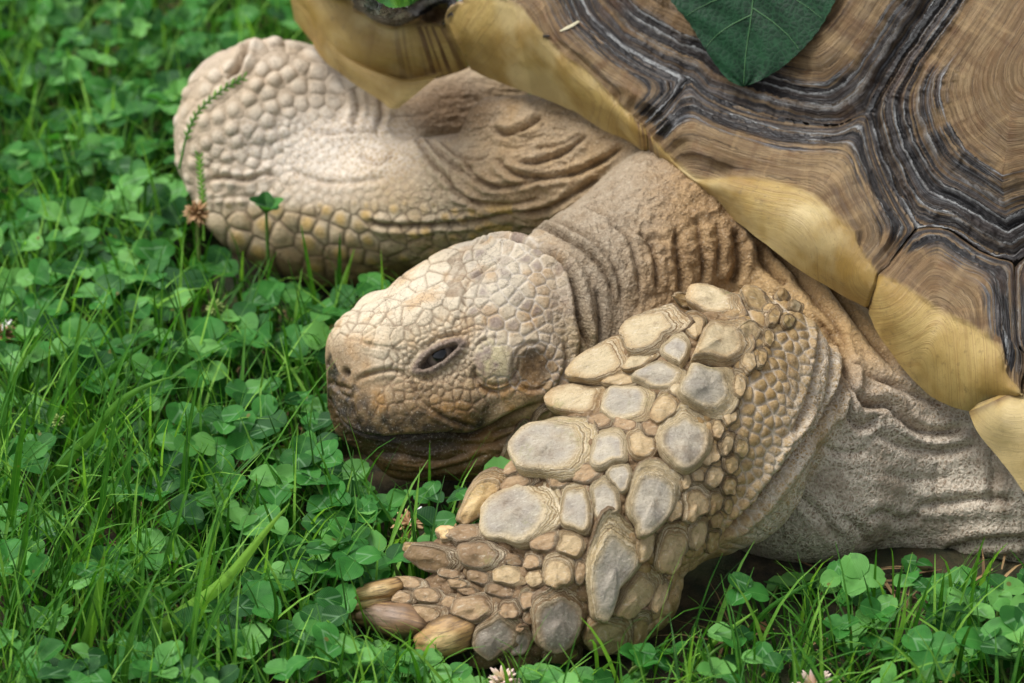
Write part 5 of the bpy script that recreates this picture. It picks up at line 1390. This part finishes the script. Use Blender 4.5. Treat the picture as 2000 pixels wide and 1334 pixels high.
ORD = ['leftmost', 'second from the left', 'third from the left', 'fourth from the left', 'fifth from the left', 'sixth from the left', 'seventh from the left', 'eighth from the left', 'ninth from the left', 'tenth from the left', 'eleventh from the left', 'twelfth from the left', 'thirteenth from the left', 'fourteenth from the left', 'fifteenth from the left']
gl_ = defaultdict(list)
for px_, o_ in PLANTS: gl_[o_['label']].append((px_, o_))
for lab_, mem in gl_.items():
    if len(mem) > 1:
        for k_, (px_, o_) in enumerate(sorted(mem, key=lambda m_: m_[0])):
            if k_ < len(ORD): o_['label'] = lab_ + ', ' + ORD[k_]
print('clover', len(xy), time.time() - T0)

# grass: one mass of fine blades
def blades(n, xy, L_, wd, lean, yaw, lc, seg=5):
    s_ = np.linspace(0, 1, seg + 1); cur = rng.uniform(.2, 1.3, n)
    ang = lean[:, None] + cur[:, None] * s_[None] ** 1.4
    dx = np.cumsum(np.sin(ang), 1) * (L_ / seg)[:, None]; dzz = np.cumsum(np.cos(ang), 1) * (L_ / seg)[:, None]
    dx = np.concatenate([np.zeros((n, 1)), dx[:, :-1]], 1); dzz = np.concatenate([np.zeros((n, 1)), dzz[:, :-1]], 1)
    c, s2_ = np.cos(yaw), np.sin(yaw); cx = xy[:, 0:1] + dx * c[:, None]; cy = xy[:, 1:2] + dx * s2_[:, None]
    tw = yaw + math.pi / 2 + rng.normal(0, .5, n); w_ = wd[:, None] * (1 - s_[None] ** 2.2) * (.55 + .45 * np.minimum(1, s_ * 4))[None] * .5 + .00008
    ox, oy = np.cos(tw)[:, None] * w_, np.sin(tw)[:, None] * w_
    lf = np.stack([cx - ox, cy - oy, dzz], -1); md = np.stack([cx, cy, dzz - w_ * .5], -1); rt = np.stack([cx + ox, cy + oy, dzz], -1)
    Vv = np.stack([lf, md, rt], 2)                         # n, seg+1, 3, 3
    Vv[..., 2] = np.maximum(Vv[..., 2], .0006) 
    m = (seg + 1) * 3; f = []
    for i in range(seg):
        for j in range(2): f.append([i * 3 + j, i * 3 + j + 1, i * 3 + j + 4, i * 3 + j + 3])
    f = np.array(f); Ff = (f[None] + (np.arange(n) * m)[:, None, None]).reshape(-1, 4)
    U = np.tile(np.stack([np.repeat(s_, 3) * .3, np.tile([-1, 0, 1], seg + 1) * .5, np.zeros(m)], -1), (n, 1))
    return Vv.reshape(-1, 3), Ff, U, np.repeat(lc, m)
NG = 19000
xy = lawn_points(NG); xy = xy[~occupied(xy)]; n = len(xy)
gx_, gy_ = q2px(w2q(np.concatenate([xy, np.zeros((n, 1))], 1))); gr_ = sstep(500, 340, gx_) * sstep(720, 860, gy_)
L_ = rng.uniform(.022, .062, n) * (1 + .2 * gr_); lean = np.abs(rng.normal(.35, .35, n)); yaw = rng.uniform(0, 2 * math.pi, n)
tip = np.stack([xy[:, 0] + np.cos(yaw) * L_ * .7, xy[:, 1] + np.sin(yaw) * L_ * .7, L_ * .45], -1); mid_ = np.stack([xy[:, 0] + np.cos(yaw) * L_ * .35, xy[:, 1] + np.sin(yaw) * L_ * .35, L_ * .5], -1)
ok = ~(veils(tip) | veils(mid_) | occupied(tip[:, :2]) | occupied(mid_[:, :2]))
xy, L_, lean, yaw = xy[ok], L_[ok], lean[ok], yaw[ok]; n = len(xy)
save('grass', [blades(n, xy, L_, rng.uniform(.0009, .0022, n), lean, yaw, rng.random(n) * .99)], GRASS, kind='stuff', label='fine green lawn grass between the clover', category='grass')
n = 90; bx_ = rng.uniform(-60, 470, n); by_ = rng.uniform(800, 1420, n); xy = ground_at(bx_, by_)[:, :2]; ok = rng.random(n) < sstep(520, 150, bx_ - .35 * (by_ - 1000)); xy = xy[ok]; n = len(xy)
save('tall_grass', [blades(n, xy, rng.uniform(.05, .095, n), rng.uniform(.0022, .0038, n), np.abs(rng.normal(.25, .2, n)), rng.normal(.5, .8, n), .5 + rng.random(n) * .49, 8)], GRASS, kind='stuff', label='longer bright lawn grass at the lower left', category='grass')
# dry thatch lying on the soil
n = 2600; xy = lawn_points(n); xy = xy[~occupied(xy)]; n = len(xy)
t = NT('thatch'); THATCH = t.out(t.mix(t.attr('lc').outputs['Fac'], lin(96, 72, 44), lin(176, 146, 100)), .8)
save('thatch', [blades(n, xy, rng.uniform(.015, .04, n), rng.uniform(.0008, .0018, n), rng.uniform(1.2, 1.5, n), rng.uniform(0, 6.28, n), rng.random(n), 3)], THATCH, kind='stuff', label='dry brown thatch lying between the plants', category='thatch')

# long single blades at the lower left and elsewhere, each drawn along its own line
def long_blade(pts, wpx, lab, lc=.7, rise=.74, mat=None, name='tall_grass', cat='grass', group=None, base_h=0.0):
    p = poly(pts, 15); b0 = w2q(ground_at(p[:1, 0], p[:1, 1], base_h))[0, 2]
    g = w2q(ground_at(p[:, 0], p[:, 1], .002))[:, 2]
    d = np.minimum(b0 - rise * (p[0, 1] - p[:, 1]), g - 3)
    qq = Q(p[:, 0], p[:, 1], d); w = q2w(qq); tg = np.gradient(w, axis=0); tg /= np.linalg.norm(tg, axis=1, keepdims=True)
    vd_ = w - CAM; side_ = np.cross(tg, vd_); side_ /= np.linalg.norm(side_, axis=1, keepdims=True); up = np.cross(side_, tg)
    s_ = np.linspace(0, 1, 15); ww = wpx * 1.2 * S * .5 * (1 - s_ ** 2.4) * (.6 + .4 * np.minimum(1, s_ * 5)) + .00012
    sg_ = np.array([-1, -.5, 0, .5, 1]); Vv = w[:, None] + side_[:, None] * (sg_[None, :, None] * ww[:, None, None]) + up[:, None] * ((np.abs(sg_)[None, :, None] - .5) * -.35 * ww[:, None, None]) * np.sign((up * -vd_).sum(1))[:, None, None]
    base = w[0].copy(); me = new_mesh(name, Vv.reshape(-1, 3) - base, grid_faces(15, 5))
    vvec(me, 'uvw', np.stack([np.repeat(s_ * .12, 5), np.tile(sg_ * .8, 15), np.zeros(75)], -1)); vflt(me, 'lc', np.full(75, lc - .0))
    o = link(name, me, mat or GRASS, None, label=lab, category=cat); o.location = base
    if group: o['group'] = group
    return o
GB = [([(140,1325),(176,1233),(193,1156),(205,1068)],20,'upright bright blade of grass at the bottom left corner region',.8),
      ([(225,1290),(330,1216),(440,1134),(512,1046),(566,982)],24,'longest broad bright blade of grass arching right from the bottom left',.85),
      ([(70,1010),(127,908),(182,848),(237,782),(308,745),(346,733)],20,'broad grey-green blade of grass bending over toward the clover',.45),
      ([(140,850),(182,760),(231,710),(322,645)],15,'slender blade of grass leaning right above the broad grey-green blade',.7),
      ([(10,1130),(25,985),(38,875),(56,776)],17,'tall upright blade of grass near the left edge',.75),
      ([(-6,940),(8,820),(22,745)],17,'blade of grass cut by the left edge, upper one',.8),
      ([(6,1260),(33,1150),(46,1080),(56,988)],16,'dull upright blade of grass at the left edge below the tall one',.35),
      ([(90,1290),(115,1178),(140,1098)],16,'short stiff blade of grass between two clover leaves at the lower left',.6),
      ([(120,1310),(220,1262),(308,1248),(418,1202),(462,1190)],14,'low arching blade of grass along the bottom left',.75),
      ([(330,1255),(372,1268),(407,1284),(444,1326)],12,'pale blade of grass curving down at the bottom edge',.9),
      ([(250,1262),(330,1172),(390,1126),(420,1098)],14,'straight blade of grass below the longest bright blade',.65),
      ([(20,930),(110,859),(182,831),(297,785)],11,'thin bright blade of grass crossing the broad grey-green one',.85),
      ([(-10,1120),(44,1084),(70,1060),(106,1025)],17,'bluish blade of grass with a cut pale tip at the left edge',.2),
      ([(232,620),(236,570),(240,540)],9,'short blade of grass left of the far foot',.5),
      ([(624,650),(606,540),(588,440)],9,'blade of grass rising before the far foreleg plates, left one',.5),
      ([(656,650),(662,545),(664,456)],11,'dark upright blade of grass before the far foreleg plates',.25),
      ([(660,640),(676,540),(692,486)],9,'short side blade before the far foreleg plates',.3),
      ([(560,770),(620,700),(655,660)],10,'blade of grass pointing at the nostrils of the tortoise',.6),
      ([(520,960),(600,890),(700,840)],10,'blade of grass running under the chin of the tortoise',.4),
      ([(430,720),(470,640),(462,600)],8,'thin seeding blade of grass with pale tip in front of the head',.9),
      ([(360,980),(368,880),(362,800)],9,'thin dark upright blade of grass in mid lawn',.3),
      ([(480,1330),(540,1180),(520,1110)],10,'blade of grass among the clovers left of the claws',.5),
      ([(1420,1300),(1500,1190),(1600,1130)],9,'blade of grass rising toward the belly skin',.4),
      ([(1700,1330),(1760,1230),(1770,1160)],10,'blade of grass in the shade below the belly',.35),
      ([(1330,1330),(1400,1250),(1480,1190)],9,'blade of grass right of the near foot',.3),
      ([(60,330),(110,260),(180,200)],12,'blurred grey-green blade of grass at the upper left',.4),
      ([(40,300),(34,200),(46,120)],12,'blurred upright blade of grass at the upper left edge',.6),
      ([(180,330),(230,250),(270,170)],12,'blurred blade of grass left of the far foot top',.55)]
for pts, wpx, lab, lc in GB: long_blade(pts, wpx, lab, lc, group='single long grass blades')
STRAW = NT('straw').out(lin(188, 156, 110), .7)
def stalk(pts, r, lab, mat, name, cat, rise=.45, d0=None):
    p = poly(pts, 14); b0 = w2q(ground_at(p[:1, 0], p[:1, 1]))[0, 2] if d0 is None else d0; g = w2q(ground_at(p[:, 0], p[:, 1], .002))[:, 2]
    d = np.minimum(b0 - rise * (p[0, 1] - p[:, 1]), g - 3); w = q2w(Q(p[:, 0], p[:, 1], d)); base = w[0].copy()
    o = link(name, stem_mesh(name, w - base, r * S, r * S * .7), mat, None, label=lab, category=cat); o.location = base; return o, w
stalk([(610,742),(614,715),(622,682),(636,655),(650,634)], 5, 'dry tan stalk bent beside the nose of the tortoise', STRAW, 'dry_stalk', 'stalk')
stalk([(18,292),(40,262),(58,238)], 5, 'short dry pale stick at the upper left edge', STRAW, 'dry_stalk', 'stalk')
stalk([(540,1010),(600,1090),(640,1060),(652,1012)], 4, 'pale curved clover stem left of the near foot', STEM, 'bent_stem', 'stem')

# ---- clover heads, grass spikes, weeds ------------------------------
def petal_template():
    u = np.linspace(0, 1, 6); an = np.arange(6) / 6 * 2 * math.pi
    r = .17 * np.sin(math.pi * np.clip(u, .04, .97)) ** .6
    Vv = np.stack([np.repeat(u, 6), (r[:, None] * np.cos(an)).ravel(), (r[:, None] * np.sin(an) * .6).ravel()], -1)
    i = np.arange(36).reshape(6, 6); f = np.stack([i[:-1], np.roll(i, -1, 1)[:-1], np.roll(i, -1, 1)[1:], i[1:]], -1).reshape(-1, 4)
    return Vv, f, np.stack([np.repeat(u, 6), np.zeros(36), np.zeros(36)], -1)
PT = petal_template()
def floret_mat(name, c0, c1, tipc):
    t = NT(name); lc = t.attr('lc').outputs['Fac']; u = t.n('ShaderNodeSeparateXYZ', {0: t.attr('uvw').outputs['Vector']}).outputs[0]
    return t.out(t.mix(t.ramp(u, .5, 1.0, 0, .8), t.mix(lc, c0, c1), tipc), .65)
DRY = floret_mat('dry_floret', lin(150, 112, 68), lin(112, 80, 46), lin(196, 160, 116))
GRN = floret_mat('green_floret', lin(120, 150, 66), lin(90, 126, 50), lin(176, 190, 110))
PNK = floret_mat('pink_floret', lin(196, 190, 130), lin(206, 168, 150), lin(232, 206, 200))
WHT = floret_mat('white_floret', lin(232, 232, 224), lin(222, 214, 206), lin(240, 238, 232))
def flower(px, py, rpx, mat, lab, npet=44, droop=.3, h=.020, whites=0, up=1.0, cover=1.0, d=None):
    w = ground_at(np.array([px]), np.array([py]), h)[0] if d is None else q2w(Q(px, py, d)[None])[0]; k = (DP + w2q(w[None])[0, 2]) / DP; R0 = rpx * S * k
    root = link('clover_flower', None, label=lab, category='clover flower'); root.location = (w[0], w[1] + .004, 0)
    base = np.array(root.location)
    v = w - base; t_ = np.linspace(0, 1, 6)[:, None]; so = link('stem', stem_mesh('stem', v * t_, .0009, .0008), STEM); so.parent = root
    i = np.arange(npet); ga = i * 2.39996; z = 1 - (i + .5) / npet * 1.55 * cover
    el = np.arcsin(np.clip(z, -1, 1)) * up - droop * (rng.random(npet))
    Rm = rot_xyz(ga, -el, rng.normal(0, .2, npet)); sc = R0 * rng.uniform(.8, 1.08, npet)
    pv, pf, pu, pl = stamp(*PT, Rm, sc, np.tile(v, (npet, 1)), rng.random(npet))
    me = new_mesh('florets', pv, pf); vvec(me, 'uvw', pu); vflt(me, 'lc', pl); fo = link('florets', me, mat); fo.parent = root
    for a, e, s_ in [(.4, .9, 1.15), (1.3, .7, 1.0), (5.9, .8, .9)][:whites]:
        pv, pf, pu, pl = stamp(*PT, rot_xyz(np.array([a]), np.array([-e]), np.array([0.])), np.array([R0 * s_]), v[None], np.array([.2]))
        me = new_mesh('petal', pv, pf); vvec(me, 'uvw', pu); vflt(me, 'lc', pl); po = link('petal', me, WHT); po.parent = root; po['label'] = 'fresh white petal'
    return root
flower(800, 1022, 36, DRY, 'withered brown clover flower with one white petal left, by the near foot', 40, 1.1, .024, 1, .9)
flower(984, 1330, 36, PNK, 'pinkish green clover flower cut by the bottom edge below the near foot', 70, .9, .014)
flower(1590, 1344, 44, PNK, 'pinkish white clover flower mostly cut by the bottom edge at the right', 60, .7, .014)
flower(420, 602, 19, GRN, 'small round green clover bud in mid lawn before the head', 40, .1, .034)
flower(113, 822, 16, GRN, 'tiny green clover bud at the left among grass', 36, .1, .030)
flower(384, 416, 30, DRY, 'brown withered clover flower against the far foot', 46, .6, .022, d=1010)
flower(4, 652, 30, DRY, 'brown and white clover flower cut by the left edge', 36, .5, .024, 2)
flower(428, 805, 20, GRN, 'sparse yellow-green seed head in front of the mouth', 14, .4, .024)
def spike(pts, lab, rise=.5, d0=None):
    o, w = stalk(pts, 3.0, lab, GRASS, 'grass_spike', 'grass spike', rise, d0)
    n_ = 26; t_ = np.linspace(.25, 1, n_); ii = t_ * (len(w) - 1); i0 = np.clip(ii.astype(int), 0, len(w) - 2); p = w[i0] + (w[i0 + 1] - w[i0]) * (ii - i0)[:, None]; dr = w[i0 + 1] - w[i0]; dr /= np.linalg.norm(dr, axis=1, keepdims=True)
    sgn = np.where(np.arange(n_) % 2, 1, -1)[:, None]; sd2 = np.cross(dr, F_); ax_ = dr + sd2 * sgn * .7; ax_ /= np.linalg.norm(ax_, axis=1, keepdims=True)
    y_ = np.cross(ax_, F_); y_ /= np.linalg.norm(y_, axis=1, keepdims=True); z_ = np.cross(ax_, y_)
    pv, pf, pu, pl = stamp(*PT, np.stack([ax_, y_, z_], -1), np.full(n_, .0032), p - np.array(o.location), rng.random(n_) * .5)
    me = new_mesh('seeds', pv, pf); vvec(me, 'uvw', pu); vflt(me, 'lc', pl); so = link('seeds', me, GRASS); so.parent = o
spike([(350,330),(366,262),(385,222),(410,195),(440,172),(476,152)], 'green grass spike leaning across the far foot', -.25, 1000)
spike([(398,470),(396,390),(392,345),(389,305)], 'small upright grass spike before the lower edge of the far foot', .1, 1020)
def sprout(px, py, rpx, n_, h, lab, pitch, mat=CLOVER, d=None):
    w = ground_at(np.array([px]), np.array([py]), h)[0] if d is None else q2w(Q(px, py, d)[None])[0]; k = (DP + w2q(w[None])[0, 2]) / DP
    root = link('weed_plant', None, label=lab, category='weed'); root.location = (w[0], w[1] + .003, 0); v = w - np.array(root.location)
    so = link('stem', stem_mesh('stem', v * np.linspace(0, 1, 6)[:, None], .0008, .0007), STEM); so.parent = root
    for i in range(n_):
        lo = link('leaf', LEAF_ME[i % 8]); lo.parent = root
        lo.matrix_basis = Matrix.Translation(Vector(v)) @ euler_of(rot_xyz(np.array([i * 6.283 / n_ + .4]), np.array([pitch - .25 * (i % 2)]), np.array([0.]))[0]) @ Matrix.Diagonal((rpx * S * k, rpx * S * k * .7, rpx * S * k, 1))
sprout(276, 912, 36, 6, .030, 'small pale green rosette weed on a thin stem in mid lawn', -.3)
sprout(520, 415, 44, 5, .034, 'upright bright sprout in front of the far foreleg', -.6, d=1010)
sprout(285, 970, 20, 4, .022, 'tiny pale rosette weed below the larger one', -.4)

# ---- withered leaves -------------------------------------------------
DEAD = NT('dead_leaf').out(lin(134, 98, 60), .8)
for (x, y, L_, yw, lab) in [(12, 578, 56, 20, 'curled brown dead leaf at the left edge'), (6, 640, 40, 80, 'small brown dead leaf beside the withered flower at the left edge'), (1500, 1245, 44, 160, 'brown dead leaf on the ground right of the near foot'), (300, 590, 34, 40, 'small tan dead leaf lying in mid lawn')]:
    w_ = ground_at(np.array([x]), np.array([y]), .012)[0]; v, f, u = leaflet_mesh(9, 9, 60 + int(x) % 7, .6, .3)
    me = new_mesh('dead_leaf', v * L_ * S, f); o = link('dead_leaf', me, DEAD, None, label=lab, category='dead leaf'); o.location = w_; o.rotation_euler = (.3, -.2, math.radians(yw))
# ---- tree leaf on the shell ----------------------------------------
t = NT('tree_leaf'); sx = t.n('ShaderNodeSeparateXYZ', {0: t.attr('uvw').outputs['Vector']}); u, v = sx.outputs[0], sx.outputs[1]; pos = t.n('ShaderNodeTexCoord').outputs['Object']
c = t.mix(t.ramp(t.noise(pos, 55, 4), .35, .65), lin(8, 40, 20), lin(18, 58, 32)); vn = t.noise(pos, 420, 4, .65); c = t.mix(t.ramp(vn, .5, .7, 0, .4), c, lin(30, 78, 46))
cellv = t.vor(pos, 420, 'DISTANCE_TO_EDGE').outputs['Distance']; c = t.mix(t.ramp(cellv, .02, .1, .3, 0), c, lin(44, 92, 56))
LEAFM = t.out(c, (.52), t.bump(t.math('ADD', cellv, t.math('MULTIPLY', vn, .5)), .35, .0008), .25)
VEINM = NT('leaf_vein').out(lin(74, 118, 70), .5)
OUT_L = [(1452,170),(1428,160),(1398,126),(1372,86),(1346,44),(1312,2),(1285,-60),(1290,-140),(1340,-220),(1420,-280),(1470,-300)]
OUT_R = [(1452,170),(1482,158),(1520,136),(1556,106),(1588,72),(1612,36),(1632,-4),(1648,-70),(1640,-150),(1590,-230),(1520,-285),(1470,-300)]
MIDL = [(1452,170),(1456,110),(1466,40),(1474,-40),(1476,-140),(1470,-300)]
nu_ = 60; l_, r_, m_ = poly(OUT_L, nu_), poly(OUT_R, nu_), poly(MIDL, nu_)
ser = 5.0 * (((np.arange(nu_) * .5) % 1.0)) * np.sin(np.linspace(0, math.pi, nu_)) ** .5
l_[:, 0] -= ser; r_[:, 0] += ser
vv = np.linspace(-1, 1, 21); Lp = np.array([[m_[i] + ((r_[i] if s >= 0 else l_[i]) - m_[i]) * abs(s) for s in vv] for i in range(nu_)])
gx_, gy_ = (TOPD(1500, 20) - TOPD(1400, 20)) / 100, (TOPD(1450, 100) - TOPD(1450, -60)) / 160
uu = np.linspace(0, 1, nu_)[:, None]
def leaf_d(x, y): return TOPD(1452, 60) - 78 + gx_ * .6 * (x - 1452) + gy_ * .8 * (y - 60)
D_ = leaf_d(Lp[..., 0], Lp[..., 1]) - 16 * np.abs(vv)[None] * np.sin(uu * math.pi) + 14 * (uu - .5) ** 2 * 4 + 3 * np.sin(vv[None] * 9 + uu * 40)
w = q2w(Q(Lp[..., 0], Lp[..., 1], D_)); base = w[nu_ // 2, 10].copy()
me = new_mesh('tree_leaf', w.reshape(-1, 3) - base, grid_faces(nu_, 21)); vvec(me, 'uvw', np.stack([np.broadcast_to(uu, (nu_, 21)), np.broadcast_to(vv[None], (nu_, 21)), np.zeros((nu_, 21))], -1).reshape(-1, 3))
tl = link('tree_leaf', me, LEAFM, None, label='dark green serrated tree leaf lying point down on top of the shell', category='leaf'); tl.location = base
def vein(pts_uv, r0, r1):
    p = []
    for a, b in pts_uv:
        i = a * (nu_ - 1); i0 = min(int(i), nu_ - 2); j = (b + 1) / 2 * 20; j0 = min(int(j), 19); fi, fj = i - i0, j - j0
        p.append((w[i0, j0] * (1 - fi) * (1 - fj) + w[i0 + 1, j0] * fi * (1 - fj) + w[i0, j0 + 1] * (1 - fi) * fj + w[i0 + 1, j0 + 1] * fi * fj) - base - F_ * .0002)
    o = link('vein', stem_mesh('vein', np.array(p), r0 * S, r1 * S, 5), VEINM); o.parent = tl
vein([(k, 0) for k in np.linspace(.01, 1, 24)], .8, 2.2)
for k, (a0, side) in enumerate([(.30, -1), (.33, 1), (.42, -1), (.45, 1), (.55, -1), (.57, 1), (.68, -1), (.70, 1), (.85, -1), (.86, 1)]):
    vein([(max(.01, a0 - .12 * s), side * s * .95) for s in np.linspace(0, 1, 10)], 1.2, .4)
pe = np.array([w[-1, 10], w[-1, 10] + U_ * .012 + R_ * .004, w[-1, 10] + U_ * .03 + R_ * .012]) - base
o = link('petiole', stem_mesh('petiole', pe, 4 * S, 3.4 * S), VEINM); o.parent = tl

# ---- a fallen petal and an ant on the shell -------------------------
def shell_hit(px, py):
    o = Vector(CAM); best = None
    dvec = Vector((q2w(Q(px, py, 0)[None])[0] - CAM).tolist()).normalized()
    for ob in car.children:
        bv = BVHTree.FromPolygons([v.co[:] for v in ob.data.vertices], [p.vertices[:] for p in ob.data.polygons]) if ob not in _bv else _bv[ob]
        _bv[ob] = bv; h = bv.ray_cast(o, dvec)
        if h[0] is not None and (best is None or h[3] < best[2]): best = (np.array(h[0]), np.array(h[1]), h[3])
    return best
_bv = {}
hp = [shell_hit(*p) for p in ((1095, 62), (1108, 56), (1120, 50), (1132, 42))]
c_ = np.array([h[0] for h in hp]); nn = hp[1][1]; nn = nn if nn @ F_ < 0 else -nn
tg = c_[-1] - c_[0]; tg /= np.linalg.norm(tg); sd2 = np.cross(nn, tg)
wd = np.array([2.5, 5.5, 5.5, 3.5]) * S; Vv = np.concatenate([c_ + nn * .0007 + sd2 * wd[:, None], c_ + nn * .0013, c_ + nn * .0007 - sd2 * wd[:, None]]); idx = np.arange(12).reshape(3, 4)
pt = link('petal', new_mesh('petal', Vv - c_[1], np.stack([idx[:-1, :-1].ravel(), idx[:-1, 1:].ravel(), idx[1:, 1:].ravel(), idx[1:, :-1].ravel()], 1)), NT('pale_petal').out(lin(206, 198, 164), .7), None, label='small cream fallen petal lying on the shell', category='petal'); pt.location = c_[1]
a0 = shell_hit(1067, 71); nn = a0[1] if a0[1] @ F_ < 0 else -a0[1]; ta = np.cross(nn, U_); ta /= np.linalg.norm(ta); tb = np.cross(nn, ta)
av, af = [], []
for off, r1_, r2_ in ((-.0011, .0009, .0005), (0, .0006, .0004), (.0009, .0005, .00045)):
    th, ph = np.meshgrid(np.linspace(0, 2 * math.pi, 9), np.linspace(0, math.pi, 6), indexing='ij'); b0 = sum(len(x) for x in av)
    av.append((ta * off + nn * .0007)[None] + (np.cos(ph)[..., None] * ta * r1_ + np.sin(ph)[..., None] * (np.cos(th)[..., None] * tb + np.sin(th)[..., None] * nn) * r2_).reshape(-1, 3)); af.append(grid_faces(9, 6) + b0)
ANT = NT('ant_black').out(lin(26, 20, 18), .35)
an_ = link('ant', new_mesh('ant', np.concatenate(av), np.concatenate(af)), ANT, None, label='tiny black ant walking on the front rim of the shell', category='ant'); an_.location = a0[0]
for s in (-1, 1):
    for k in (-.6, 0, .6):
        lg = np.array([nn * .0007 + ta * k * .0006, nn * .0011 + ta * k * .0014 + tb * s * .0008, ta * k * .002 + tb * s * .0015]); o = link('leg', stem_mesh('leg', lg, .00012, .00008, 4), ANT); o.parent = an_
print('all', time.time() - T0)
